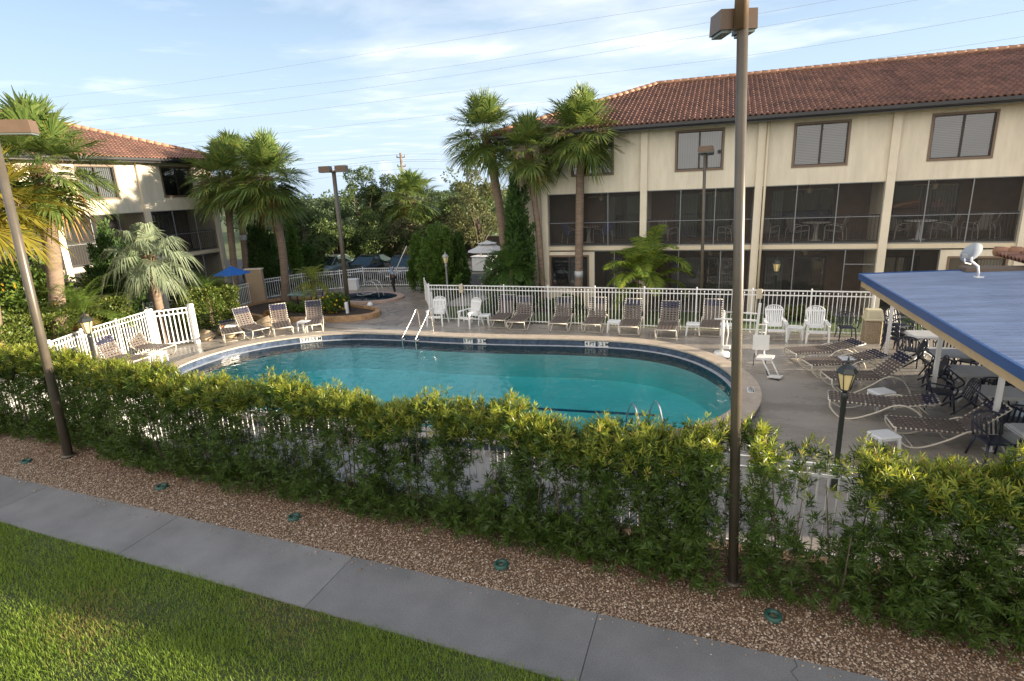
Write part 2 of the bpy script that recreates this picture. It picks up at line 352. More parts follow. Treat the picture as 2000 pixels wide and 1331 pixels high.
bmesh.ops.recalc_face_normals(bm, faces=bm.faces); bm.to_mesh(wo.data); bm.free()
# spa
b = MB(); sp_i = offset(SPA, -0.0)
ring(b, SPA, 0.02, SPA, -0.6, 0)
k = len(SPA); b.add([(x,y,-0.6) for x,y in SPA], [tuple(range(k))], 1)
ring(b, offset(SPA, 0.38), 0.0, offset(SPA, 0.38), 0.10, 2); ring(b, offset(SPA, 0.38), 0.10, SPA, 0.10, 2); ring(b, SPA, 0.10, SPA, -0.1, 0)
o = b.build('spa_basin', [tile_dark, plaster, mat('spa_coping', (0.42,0.30,0.24), 0.5, var=0.2, scale=5)]); o['kind'] = 'structure'
sheet('spa_water', offset(SPA, -0.005), [], -0.08, water_mat('spa_water', (0.25,0.72,0.80), 0.15, 4))

# lawn, sidewalk, gravel bed, strip behind the back fence, car park
conc = mat('sidewalk_concrete', (0.205,0.205,0.208), 0.75, var=0.2, scale=0.9, detail=9, bump=0.15, bscale=140)  # tone lowered to stand in for shade of an unbuilt building behind the camera
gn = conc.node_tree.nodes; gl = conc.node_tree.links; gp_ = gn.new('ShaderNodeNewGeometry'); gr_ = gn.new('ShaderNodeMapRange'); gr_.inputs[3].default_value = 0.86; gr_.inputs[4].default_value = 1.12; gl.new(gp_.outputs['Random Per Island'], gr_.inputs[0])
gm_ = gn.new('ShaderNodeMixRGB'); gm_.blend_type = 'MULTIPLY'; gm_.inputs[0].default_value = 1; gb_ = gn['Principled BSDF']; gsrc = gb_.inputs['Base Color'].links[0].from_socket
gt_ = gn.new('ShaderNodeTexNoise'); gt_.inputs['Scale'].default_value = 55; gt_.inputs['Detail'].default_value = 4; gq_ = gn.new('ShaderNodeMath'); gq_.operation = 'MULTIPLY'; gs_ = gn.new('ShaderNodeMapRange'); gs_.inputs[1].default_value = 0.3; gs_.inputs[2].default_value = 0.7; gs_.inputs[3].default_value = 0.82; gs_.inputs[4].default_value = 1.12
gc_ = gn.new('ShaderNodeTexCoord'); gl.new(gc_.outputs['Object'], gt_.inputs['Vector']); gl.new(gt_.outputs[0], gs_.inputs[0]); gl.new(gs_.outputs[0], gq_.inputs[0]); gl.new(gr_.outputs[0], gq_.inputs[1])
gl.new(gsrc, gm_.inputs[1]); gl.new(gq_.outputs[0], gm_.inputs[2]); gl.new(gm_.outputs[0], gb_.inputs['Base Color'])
SW_Y0, SW_Y1 = 4.885, 6.0
def sw_off(x): return -0.034*x
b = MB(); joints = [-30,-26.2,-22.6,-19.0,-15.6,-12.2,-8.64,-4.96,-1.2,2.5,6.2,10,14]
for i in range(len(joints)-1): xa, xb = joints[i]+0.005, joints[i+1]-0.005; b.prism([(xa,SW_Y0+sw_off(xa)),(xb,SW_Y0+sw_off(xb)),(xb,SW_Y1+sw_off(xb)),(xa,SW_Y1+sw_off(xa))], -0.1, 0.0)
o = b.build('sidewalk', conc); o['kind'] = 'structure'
b = MB(); crack = mat('joint_dark', (0.09,0.088,0.085), 0.9)
b.prism([(-30,SW_Y0+.01+sw_off(-30)),(14,SW_Y0+.01+sw_off(14)),(14,SW_Y1-.01+sw_off(14)),(-30,SW_Y1-.01+sw_off(-30))], -0.1, -0.015); pth = [(1.05+0.04*math.sin(i*2.1)+0.02*math.sin(i*5.3), SW_Y1-0.04-i*0.1) for i in range(9)]
for i in range(8):
    (xa, ya), (xb, yb) = pth[i], pth[i+1]; b.add([(xa,ya,0.003),(xb,yb,0.003),(xb+0.012,yb,0.003),(xa+0.012,ya,0.003)], [(0,1,2,3)])
o = b.build('sidewalk_crack', crack); o['kind'] = 'structure'
sheet('lawn', [(-30,-3),(14,-3),(14,SW_Y0+sw_off(14)),(-30,SW_Y0+sw_off(-30))], [], -0.02, mat('lawn_soil', (0.05,0.065,0.02), 0.95, var=0.4, scale=3))
sheet('gravel_bed', [(-30,SW_Y1+sw_off(-30)),(14,SW_Y1+sw_off(14)),(14,8.14),(-20.5,8.14),(-24,11.0),(-30,11)], [], -0.03, mat('gravel_soil', (0.16,0.105,0.07), 0.95, var=0.5, scale=25, bump=0.6, bscale=70))
sheet('back_lawn', rect(-11.1, 14, 21.16, 23.95), [], -0.01, mat('back_lawn', (0.06,0.10,0.025), 0.95, var=0.4, scale=6, bump=0.6, bscale=50))
sheet('parking_lot', rect(-60, -7.2, 29.4, 41), [], -0.03, mat('asphalt', (0.06,0.06,0.062), 0.85, var=0.25, scale=2, bump=0.2, bscale=150))
sheet('path', [(-12.2,23.6),(-10.6,24.0),(-10.4,29.3),(-12.2,29.3)], [], 0.0, mat('path_concrete', (0.36,0.35,0.33), 0.8, var=0.1, scale=2))

# ================================================================== BUILDINGS
stucco = mat('cream_stucco', (0.64,0.58,0.465), 0.85, var=0.12, scale=1.6, stretch=(1.6,1.6,0.3), bump=0.5, bscale=22)
stucco2 = mat('cream_trim', (0.66,0.59,0.47), 0.8, var=0.05, scale=2, bump=0.3, bscale=30)
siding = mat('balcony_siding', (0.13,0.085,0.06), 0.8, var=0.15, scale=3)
wframe = mat('bronze_frame', (0.16,0.11,0.075), 0.5)
wframe_d = mat('dark_frame', (0.035,0.03,0.028), 0.45)
gutter_m = mat('black_gutter', (0.022,0.023,0.026), 0.35)
alum = mat('grey_aluminium', (0.20,0.21,0.22), 0.45)
glass = glassmat('window_glass', refl=0.07)
screen_m = sheer('insect_screen', (0.03,0.028,0.026), 0.62)
blind_m = mat('blind', (0.17,0.178,0.182), 0.7)
blind_v = mat('vertical_blind', (0.22,0.23,0.235), 0.7)
slab_m = mat('slab_edge', (0.58,0.50,0.37), 0.8, var=0.05, scale=2)
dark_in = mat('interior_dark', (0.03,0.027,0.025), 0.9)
iron = mat('rail_iron', (0.03,0.03,0.035), 0.5)
def roof_material(name, a, c):
    m = bpy.data.materials.new(name); m.use_nodes = True; n = m.node_tree.nodes; l = m.node_tree.links; b = n['Principled BSDF']
    b.inputs['Roughness'].default_value = 0.65
    g = n.new('ShaderNodeAttribute'); g.attribute_name = 'tile'; w = n.new('ShaderNodeTexWhiteNoise'); w.noise_dimensions = '1D'; l.new(g.outputs['Fac'], w.inputs['W'])
    r = n.new('ShaderNodeValToRGB'); r.color_ramp.elements[0].color = (*a, 1); r.color_ramp.elements[1].color = (*c, 1); l.new(w.outputs['Value'], r.inputs[0])
    t = n.new('ShaderNodeTexCoord'); no = n.new('ShaderNodeTexNoise'); no.inputs['Scale'].default_value = 1.1; no.inputs['Detail'].default_value = 6; l.new(t.outputs['Object'], no.inputs['Vector'])
    rr = n.new('ShaderNodeMapRange'); rr.inputs[1].default_value = 0.35; rr.inputs[2].default_value = 0.7; rr.inputs[3].default_value = 1.12; rr.inputs[4].default_value = 0.72; l.new(no.outputs[0], rr.inputs[0])
    mm = n.new('ShaderNodeMixRGB'); mm.blend_type = 'MULTIPLY'; mm.inputs[0].default_value = 1; l.new(r.outputs[0], mm.inputs[1]); l.new(rr.outputs[0], mm.inputs[2]); l.new(mm.outputs[0], b.inputs['Base Color']); return m
roof_m = roof_material('clay_tile', (0.14,0.072,0.052), (0.225,0.113,0.080))
ridge_m = mat('ridge_tile', (0.34,0.18,0.11), 0.65, var=0.25, scale=3)

def tile_slope(name, P0, U, V, Wd, Ln, uL, uR, m, parent, tw=0.19, th=0.33):
    """barrel tiles on a slope: origin P0 at the eave, U along the eave, V up the slope, uL(s)/uR(s) limits"""
    P0, U, V = Vector(P0), Vector(U).normalized(), Vector(V).normalized(); Nn = U.cross(V).normalized()
    if Nn.z < 0: Nn = -Nn
    ns = 6; cols = int(Wd/tw); rows = int(math.ceil(Ln/th)); vs = []; fs = []; ids = []
    for r in range(rows):
        s0 = r*th-0.03; s1 = min((r+1)*th, Ln); sm = min((s0+s1)/2, Ln)
        a, bb = uL(sm), uR(sm)
        for c in range(cols):
            u0 = c*tw
            if u0+tw/2 < a or u0+tw/2 > bb: continue
            base = len(vs); jit = random.uniform(-0.006, 0.006)
            for lift, s in ((-0.015, s0), (0.035+jit, s0), (0.0, s1)):
                for q in range(ns+1):
                    t = q/ns; h = 0.05*math.sin(PI*min(1, t/0.62))**0.8 if t < 0.62 else -0.012*math.sin(PI*(t-0.62)/0.38)
                    p = P0 + U*(u0+t*tw) + V*s + Nn*(h+lift); vs.append(p)
            for q in range(ns):
                fs.append((base+q, base+q+1, base+ns+1+q+1, base+ns+1+q)); ids.append(r*997+c)
                fs.append((base+ns+1+q, base+ns+1+q+1, base+2*(ns+1)+q+1, base+2*(ns+1)+q)); ids.append(r*997+c)
    me = bpy.data.meshes.new(name); me.from_pydata([tuple(v) for v in vs], [], fs); me.materials.append(m)
    at = me.attributes.new('tile', 'FLOAT', 'FACE'); at.data.foreach_set('value', [float(i % 7919) for i in ids])
    me.update(); o = bpy.data.objects.new(name, me); COL.objects.link(o); o.parent = parent; return o
def ridge_caps(mb, A, B, m=0, r=0.11, step=0.34):
    A, B = Vector(A), Vector(B); d = B-A; L = d.length; d.normalize(); n = int(L/step)
    for i in range(n+1):
        p = A+d*(i*step); q = A+d*min(L+0.05, i*step+step+0.06); mb.cyl(p+Vector((0,0,0.0)), q+Vector((0,0,0.0)), r*1.12, r*0.9, 8, m)
def wall_holes(mb, x0, x1, z0, z1, y0, y1, holes, m=0):
    xs = sorted({x0, x1}|{h[0] for h in holes}|{h[1] for h in holes}); zs = sorted({z0, z1}|{h[2] for h in holes}|{h[3] for h in holes})
    for i in range(len(zs)-1):
        run = None
        for j in range(len(xs)-1):
            cx, cz = (xs[j]+xs[j+1])/2, (zs[i]+zs[i+1])/2
            inside = any(h[0] < cx < h[1] and h[2] < cz < h[3] for h in holes)
            if not inside: run = [xs[j] if run is None else run[0], xs[j+1]]
            if inside or j == len(xs)-2:
                if run: mb.box(run[0], run[1], y0, y1, zs[i], zs[i+1], m)
                run = None
def window(root, x0, x1, z0, z1, y=0.0, style='blind', fm=None):
    b = MB(); t = 0.075; fm = fm or wframe
    b.box(x0-t, x1+t, y-0.045, y+0.05, z1, z1+t); b.box(x0-t, x1+t, y-0.05, y+0.05, z0-t, z0)
    b.box(x0-t, x0, y-0.045, y+0.05, z0, z1); b.box(x1, x1+t, y-0.045, y+0.05, z0, z1)
    f = b.build('window', fm, root)
    b = MB(); xm = (x0+x1)/2; w = 0.035
    for a, c in ((x0, xm), (xm, x1)):
        yy = y+0.02 if a == x0 else y+0.0
        b.box(a, a+w, yy, yy+0.03, z0, z1); b.box(c-w, c, yy, yy+0.03, z0, z1); b.box(a+w, c-w, yy, yy+0.03, z0, z0+w); b.box(a+w, c-w, yy, yy+0.03, z1-w, z1)
    b.build('sash', wframe_d, f)
    b = MB(); b.add([(x0,y+0.03,z0),(x1,y+0.03,z0),(x1,y+0.03,z1),(x0,y+0.03,z1)], [(0,1,2,3)]); b.build('pane', glass, f)
    b = MB()
    if style == 'blind':
        n = int((z1-z0)/0.055)
        for i in range(n): z = z0+0.03+i*0.055; b.add([(x0+0.02,y+0.10,z),(x1-0.02,y+0.10,z),(x1-0.02,y+0.13,z+0.046),(x0+0.02,y+0.13,z+0.046)], [(0,1,2,3)])
        b.build('blind', blind_m, f)
    elif style == 'vertical':
        n = int((x1-x0)/0.09)
        for i in range(n): x = x0+0.02+i*0.09; b.add([(x,y+0.12,z0+0.02),(x+0.085,y+0.15,z0+0.02),(x+0.085,y+0.15,z1),(x,y+0.12,z1)], [(0,1,2,3)])
        b.build('blind', blind_v if random.random() < 0.5 else blind_m, f)
    elif style == 'half':
        n = int((x1-x0)*0.52/0.09)
        for i in range(n): x = xm+0.0+i*0.09; b.add([(x,y+0.12,z0+0.02),(x+0.085,y+0.15,z0+0.02),(x+0.085,y+0.15,z1),(x,y+0.12,z1)], [(0,1,2,3)])
        b.build('blind', blind_m, f)
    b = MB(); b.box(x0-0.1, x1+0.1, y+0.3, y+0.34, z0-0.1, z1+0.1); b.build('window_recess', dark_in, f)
def sliding_door(root, x0, x1, z0, z1, y, cover):
    b = MB(); t = 0.06
    b.box(x0-t, x1+t, y-0.04, y+0.03, z1, z1+t); b.box(x0-t, x0, y-0.04, y+0.03, z0, z1); b.box(x1, x1+t, y-0.04, y+0.03, z0, z1)
    xm = (x0+x1)/2; b.box(xm-0.04, xm+0.04, y-0.03, y+0.02, z0, z1)
    d = b.build('sliding_door', wframe_d, root)
    b = MB(); b.add([(x0,y-0.005,z0),(x1,y-0.005,z0),(x1,y-0.005,z1),(x0,y-0.005,z1)], [(0,1,2,3)]); b.build('pane', glass, d)
    b = MB(); n = int((x1-x0)/0.1)
    for i in range(n):
        x = x0+i*0.1; fr = i/n
        if not any(a <= fr < c for a, c in cover): continue
        b.add([(x,y+0.03,z0+0.03),(x+0.09,y+0.06,z0+0.03),(x+0.09,y+0.06,z1-0.02),(x,y+0.03,z1-0.02)], [(0,1,2,3)])
    if b.f: b.build('vertical_blind', blind_v, d)
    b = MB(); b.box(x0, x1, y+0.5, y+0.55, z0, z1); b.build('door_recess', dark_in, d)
def railing(root, x0, x1, z, y):
    b = MB(); b.box(x0, x1, y-0.02, y+0.02, z+1.0, z+1.035); b.box(x0, x1, y-0.015, y+0.015, z+0.08, z+0.105)
    n = int((x1-x0)/0.11)
    for i in range(n+1): x = x0+(x1-x0)*i/n; b.box(x-0.007, x+0.007, y-0.007, y+0.007, z+0.1, z+1.0)
    b.build('railing', iron, root)
def screen_bay(root, x0, x1, z0, z1, posts, y=0.04, mid=None, door=None):
    b = MB(); t = 0.015
    b.box(x0, x1, y-0.02, y+0.02, z0, z0+2*t); b.box(x0, x1, y-0.02, y+0.02, z1-2*t, z1)
    for p in posts: b.box(p-t, p+t, y-0.02, y+0.02, z0+2*t, z1-2*t)
    b.box(x0, x0+t, y-0.02, y+0.02, z0+2*t, z1-2*t); b.box(x1-t, x1, y-0.02, y+0.02, z0+2*t, z1-2*t)
    if mid: b.box(x0+t, x1-t, y-0.025, y+0.015, mid-t*.7, mid+t*.7)
    if door: b.box(door[0], door[1], y-0.025, y+0.015, z0+1.95, z0+1.95+2*t)
    f = b.build('screen_frame', alum, root)
    b = MB(); b.add([(x0,y+0.025,z0),(x1,y+0.025,z0),(x1,y+0.025,z1),(x0,y+0.025,z1)], [(0,1,2,3)]); b.build('screen', screen_m, f)
Z2, ZT, Z3W = 2.74, 4.92, 7.28          # balcony floor, top of the balcony opening, soffit line
def apartment(name, label, loc, rz, xs, x_lo, x_hi, bays, pil_w=0.26, depth=9.0):
    r = thing(name, label, 'building', loc, rz)
    BD = 2.0
    b = MB(); holes = []
    for bay in bays:
        if 'win' in bay: holes.append(bay['win'])
    wall_holes(b, x_lo, x_hi, ZT, Z3W, 0, 0.22, holes)
    for i, bay in enumerate(bays):                                   # ground floor rooms that come forward
        for (a, c, wins) in bay.get('gwall', []): wall_holes(b, a, c, 0, 2.50, 0.02, 0.2, wins)
    b.box(x_lo, x_lo+0.2, 0.22, depth, 0, Z3W); b.box(x_hi-0.2, x_hi, 0.22, depth, 0, Z3W); b.box(x_lo+0.2, x_hi-0.2, depth-0.2, depth, 0, Z3W)
    if x_lo < xs[0]-0.3: b.box(x_lo, xs[0]-0.1, 0.0, 0.2, 0, ZT)
    b.build('wall', stucco, r)
    for x in xs:
        b = MB(); b.box(x-pil_w/2, x+pil_w/2, -0.13, 0.0, 0, Z3W-0.02); b.box(x-pil_w/2, x+pil_w/2, 0.0, 0.26, 0, ZT-0.003); b.build('pilaster', stucco2, r)
    b = MB(); b.box(xs[0]+0.13, x_hi-0.2, -0.03, 0.14, Z2-0.18, Z2-0.01); b.build('slab_edge', slab_m, r)
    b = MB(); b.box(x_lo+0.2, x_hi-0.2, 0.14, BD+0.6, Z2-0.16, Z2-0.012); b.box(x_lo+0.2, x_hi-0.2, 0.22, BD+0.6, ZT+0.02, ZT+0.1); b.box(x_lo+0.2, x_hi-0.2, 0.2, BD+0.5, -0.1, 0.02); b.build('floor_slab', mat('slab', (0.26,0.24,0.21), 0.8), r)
    b = MB(); dl = []
    for i, bay in enumerate(bays):
        if 'door' in bay: dl.append((bay['door'][0], bay['door'][1], Z2, Z2+1.95))
        if 'gdoor' in bay: dl.append((bay['gdoor'][0], bay['gdoor'][1], 0.02, 1.98))
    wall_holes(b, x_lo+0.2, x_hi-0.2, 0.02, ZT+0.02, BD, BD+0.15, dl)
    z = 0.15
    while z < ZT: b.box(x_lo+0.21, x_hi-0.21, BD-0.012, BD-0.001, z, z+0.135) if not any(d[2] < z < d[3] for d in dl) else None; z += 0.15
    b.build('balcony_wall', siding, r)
    for x in xs[1:-1]: b = MB(); b.box(x-0.1, x+0.1, 0.27, BD-0.015, 0.02, ZT+0.01); b.build('party_wall', stucco, r)
    for i, bay in enumerate(bays):
        a, c = bay['x']
        if 'win' in bay: w = bay['win']; window(r, w[0], w[1], w[2], w[3], 0.02, bay.get('style', 'blind'))
        if bay.get('open', True):
            screen_bay(r, a+pil_w/2, c-pil_w/2, Z2, ZT, bay.get('posts', []), mid=Z2+0.97)
            railing(r, a+pil_w/2+0.02, c-pil_w/2-0.02, Z2, 0.16)
        if 'door' in bay: sliding_door(r, bay['door'][0], bay['door'][1], Z2, Z2+1.95, BD+0.02, bay.get('cover', [(0, .3), (.6, 1)]))
        if 'gdoor' in bay: sliding_door(r, bay['gdoor'][0], bay['gdoor'][1], 0.02, 1.98, BD+0.02, bay.get('gcover', [(0, .45)]))
        for (ga, gc, gp, dr) in bay.get('gopen', []): screen_bay(r, ga, gc, 0.02, 2.54, gp, door=dr)
        for (ga, gc, wins) in bay.get('gwall', []):
            for w in wins: window(r, w[0], w[1], w[2], w[3], 0.04, 'half')
    return r
OV = 0.65; EZ = 7.40; PIT = 0.36
def hip_roof(r, x_lo, x_hi, depth, hip_lo=True, hip_hi=True, full_back=False):
    x0, x1 = x_lo-OV, x_hi+OV; y0, y1 = -OV, depth+OV; half = (y1-y0)/2; hr = half*PIT; L = math.hypot(half, hr); k = half/L
    V = Vector((0, half, hr)); W = x1-x0
    tile_slope('roof', (x0, y0, EZ), (1,0,0), V, W, L, (lambda s: s*k) if hip_lo else (lambda s: -1), (lambda s: W-s*k) if hip_hi else (lambda s: W+1), roof_m, r)
    b = MB(); ra = x0+half if hip_lo else x0; rb = x1-half if hip_hi else x1; ym = (y0+y1)/2; zr = EZ+hr
    b.add([(x0,y1,EZ),(x1,y1,EZ),(rb,ym,zr),(ra,ym,zr)], [(1,0,3,2)])
    b.add([(x0,y0,EZ-0.04),(x1,y0,EZ-0.04),(rb,ym,zr-0.04),(ra,ym,zr-0.04)], [(0,1,2,3)])
    if not hip_lo: b.add([(x0+OV,y0+OV,EZ-0.1),(x0+OV,y1-OV,EZ-0.1),(x0+OV,ym,zr-0.15)], [(0,1,2)])
    if not hip_hi: b.add([(x1-OV,y0+OV,EZ-0.1),(x1-OV,y1-OV,EZ-0.1),(x1-OV,ym,zr-0.15)], [(0,1,2)])
    b.build('roof_deck', mat('roof_back', (0.30,0.13,0.08), 0.7, var=0.25, scale=3), r)
    if hip_lo: tile_slope('roof', (x0, y1, EZ), (0,-1,0), (half, 0, hr), y1-y0, L, lambda s: s*k, lambda s: (y1-y0)-s*k, roof_m, r)
    if hip_hi: tile_slope('roof', (x1, y0, EZ), (0,1,0), (-half, 0, hr), y1-y0, L, lambda s: s*k, lambda s: (y1-y0)-s*k, roof_m, r)
    b = MB(); ridge_caps(b, (ra,ym,zr+0.05), (rb,ym,zr+0.05))
    if hip_lo: ridge_caps(b, (x0,y0,EZ+0.06), (ra,ym,zr+0.06)); ridge_caps(b, (x0,y1,EZ+0.06), (ra,ym,zr+0.06))
    if hip_hi: ridge_caps(b, (x1,y0,EZ+0.06), (rb,ym,zr+0.06)); ridge_caps(b, (x1,y1,EZ+0.06), (rb,ym,zr+0.06))
    b.build('ridge_cap', ridge_m, r)
    b = MB(); prof = [(0,0.0),(-0.10,0.02),(-0.125,0.06),(-0.125,0.16),(-0.10,0.16),(-0.10,0.07),(0,0.05)]
    b.prism_x([(y0+0.02+y, EZ-0.20+z) for y, z in prof][::-1], x0, x1)
    b.box(x0, x1, y0+0.02, y0+0.05, EZ-0.24, EZ-0.02)
    b.build('gutter', gutter_m, r)
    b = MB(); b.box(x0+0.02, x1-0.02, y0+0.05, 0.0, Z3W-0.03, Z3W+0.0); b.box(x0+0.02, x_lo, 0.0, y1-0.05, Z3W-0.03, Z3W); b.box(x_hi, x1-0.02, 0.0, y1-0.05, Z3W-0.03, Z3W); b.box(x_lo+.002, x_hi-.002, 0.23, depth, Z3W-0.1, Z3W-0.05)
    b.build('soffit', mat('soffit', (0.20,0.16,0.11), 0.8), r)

XP = [-6.95, -2.82, 1.42, 5.67, 9.72]
bays = [dict(x=(XP[0],XP[1]), win=(-5.72,-4.10,5.66,7.03), style='half', posts=[-4.27], door=(-4.7,-2.95), cover=[(0,.22),(.5,1)], gwall=[(-6.95,-4.85,[(-6.75,-5.15,1.0,2.28)])], gopen=[(-4.85,-2.95,[-4.0],None)], gdoor=(-4.7,-3.05), gcover=[(0,.4),(.55,1)]),
        dict(x=(XP[1],XP[2]), win=(-1.58,0.06,5.66,7.03), style='vertical', posts=[-1.39,-0.1], door=(-1.7,0.6), cover=[(0,.38),(.5,1)], gopen=[(-2.69,1.29,[-1.4,0.2],None)], gdoor=(-1.8,0.8), gcover=[(0,.45),(.7,1)]),
        dict(x=(XP[2],XP[3]), win=(2.55,4.22,5.60,7.0), style='blind', posts=[2.75,4.10], door=(2.1,4.3), cover=[(0,.16)], gopen=[(1.55,5.54,[2.83,4.54],(4.54,5.5))], gdoor=(2.0,4.2), gcover=[(0,.3)]),
        dict(x=(XP[3],XP[4]), win=(6.75,8.46,5.60,6.98), style='blind', posts=[6.85,8.15], door=(6.2,8.4), cover=[(.45,1)], gwall=[(7.5,9.72,[(7.8,9.4,0.75,2.2)])], gopen=[(5.8,7.5,[6.7],None)], gdoor=(6.0,7.4), gcover=[(.5,1)]),
        dict(x=(XP[4],10.5), open=False, gwall=[(9.72,10.5,[])])]
main_b = apartment('apartment_building', 'cream three storey apartment block with screened balconies facing the pool, behind the white back fence', (0,24,0), 0, XP, -8.35, 10.5, bays, depth=11)
b = MB(); b.box(9.85, 10.3, 0.0, 0.2, Z2, ZT); b.build('wall', stucco, main_b)
hip_roof(main_b, -8.35, 10.5, 11, True, False)
b = MB(); b.cyl((1.62,-0.2,0.1), (1.62,-0.2,7.2), 0.045, None, 8); b.tube([(1.62,-0.2,7.2),(1.62,-0.3,7.26),(1.62,-0.7,7.3)], 0.045, 8); b.build('downspout', mat('downspout', (0.60,0.52,0.38), 0.5), main_b)
# left block: facade looks to +X, local x runs along world +Y
XL = [4.1, 8.25, 12.4, 16.5, 20.67, 24.75]
lb = []
for i in range(5):
    a, c = XL[i], XL[i+1]; m_ = (a+c)/2
    lb.append(dict(x=(a,c), win=(m_-0.75,m_+0.9,5.62,6.98) if i < 4 else (21.9,23.55,5.62,6.98), style=['blind','blind','half','vertical','half'][i], posts=[a+1.45,a+2.75], door=(a+1.0,a+3.2), cover=[(0,.4)] if i % 2 else [(.5,1)], gopen=[(a+.15,c-.15,[a+1.4,a+2.8],None)], gdoor=(a+1,a+3), gcover=[(.3,1)]))
left_b = apartment('apartment_building', 'cream apartment block at the left behind the palms, its upper wall in sunlight', (-26,0,0), PI/2, XL, 4.0, 24.9, lb, depth=11)
hip_roof(left_b, 4.0, 24.9, 11, False, True)
# ================================================================== FENCES
white_p = mat('white_powdercoat', (0.78,0.78,0.78), 0.35)
white_pl = mat('white_plastic', (0.76,0.77,0.78), 0.4, var=0.04, scale=6)
def fence(name, label, pts, h, post=0.05, spacing=1.9, pick=0.125, balls=True, m=None, group=None, gap=0.09, fat=(), pw=0.0095):
    m = m or white_p
    r = thing(name, label, 'fence', (pts[0][0], pts[0][1], 0), 0, group); o = Vector((pts[0][0], pts[0][1], 0)); posts = []
    for i in range(len(pts)-1):
        A, B = Vector((*pts[i], 0)), Vector((*pts[i+1], 0)); L = (B-A).length; n = max(1, round(L/spacing)); d = (B-A).normalized()
        for k in range(n):
            p, q = A+d*(L*k/n), A+d*(L*(k+1)/n); posts.append(p)
            b = MB(); ln = (q-p).length; c = (p+q)/2-o; s = Vector((-d.y, d.x, 0))
            zt, zm, zb = h-0.03, h-0.19, gap
            for z, t in ((zt,0.02),(zm,0.018),(zb,0.018)): b.obox(c+Vector((0,0,z)), d*(ln/2-post/2), s*0.016, Vector((0,0,t)))
            np_ = int(ln/pick)
            for j in range(1, np_):
                x = p-o+d*(ln*j/np_); top = zt if (j % 2 or not balls) else zm+0.06
                b.obox(x+Vector((0,0,(0.04+top)/2)), d*pw, s*pw, Vector((0,0,(top-0.04)/2)))
                if balls and j % 2 == 0: b.lathe([(0.004,0.0),(0.018,0.012),(0.022,0.028),(0.014,0.046),(0.002,0.052)], 6, (x.x, x.y, top-0.005))
            b.build('fence_panel', m, r)
    posts.append(Vector((*pts[-1], 0)))
    for i, p in enumerate(posts):
        w = fat[i] if i < len(fat) and fat[i] else post
        b = MB(); q = p-o; b.rbox(q.x-w/2, q.x+w/2, q.y-w/2, q.y+w/2, 0, h+0.05, w*0.15); b.build('post', m, r)
    return r
fb = fence('pool_fence', 'long white picket fence behind the row of loungers, in front of the apartment block', [(-11.25,21.02),(-9.75,21.05),(4.95,21.05)], 1.52)
for x in (-9.75, 1.5): b = MB(); b.rbox(x-0.09+11.25, x+0.09+11.25, -0.09, 0.0, 1.22, 1.55, 0.02); b.build('junction_box', mat('beige_box', (0.50,0.44,0.33), 0.6), fb)
fence('pool_fence', 'bright white picket fence beside the left deck loungers, against the clipped green hedge', [(-17.3,8.6),(-18.45,10.7),(-19.0,12.0),(-19.62,14.75)], 1.5, spacing=1.7, post=0.08, pw=0.015)
gp = thing('gate', 'open white gate leaf between two thick posts at the left of the pool', 'gate', (-19.62,14.9,0))
A = Vector((0,0,0)); B = Vector((0.83,1.05,0)); d = (B-A).normalized(); s = Vector((-d.y,d.x,0)); L = (B-A).length; c = (A+B)/2
b = MB()
for z in (0.13, 1.24, 1.42): b.obox(c+Vector((0,0,z)), d*(L/2-0.06), s*0.018, Vector((0,0,0.024)))
for j in range(1, 9): x = A+d*(L*j/9); b.obox(x+Vector((0,0,0.74)), d*0.02, s*0.012, Vector((0,0,0.66)))
b.build('gate_leaf', white_p, gp)
for q in (A, B): b = MB(); b.rbox(q.x-0.09, q.x+0.09, q.y-0.09, q.y+0.09, 0, 1.55, 0.02); b.build('post', white_p, gp)
fence('low_fence', 'thin white metal fence glimpsed above the gate under the silvery palm', [(-22.6,16.2),(-22.6,17.5),(-21.4,18.3)], 1.25, spacing=1.3, balls=False)
fence('spa_fence', 'grey white picket fence curving round the spa in front of the parked cars', [(-22.8,21.6),(-22.95,24.2),(-22.1,26.3),(-20.4,27.5),(-19.5,28.5),(-15.7,28.9),(-13.6,25.0),(-11.3,21.3)], 1.10, spacing=2.0, pick=0.12, balls=False)
fence('front_fence', 'white picket fence standing just behind the tall foreground hedge', [(-20.0,8.75),(-13.2,8.62),(-11.2,8.0),(8.0,7.95)], 1.5, spacing=1.9)
# dark timber fence at the far side of the car park
b = MB(); x = -40.0
while x < -14: h = 1.75+random.uniform(-.02,.02); b.box(x, x+0.135, 41.0, 41.03, 0.0, h); x += 0.145
tr = thing('timber_fence', 'dark weathered board fence beyond the parked cars under the trees', 'fence', (0,0,0)); b.build('board', mat('dark_board', (0.09,0.075,0.06), 0.9, var=0.4, scale=3, stretch=(6,1,0.4)), tr)
b = MB(); b.box(-40, -14, 41.03, 41.08, 0.35, 0.45); b.box(-40, -14, 41.03, 41.08, 1.3, 1.4); b.build('rail', mat('dark_rail', (0.08,0.065,0.05), 0.9), tr)

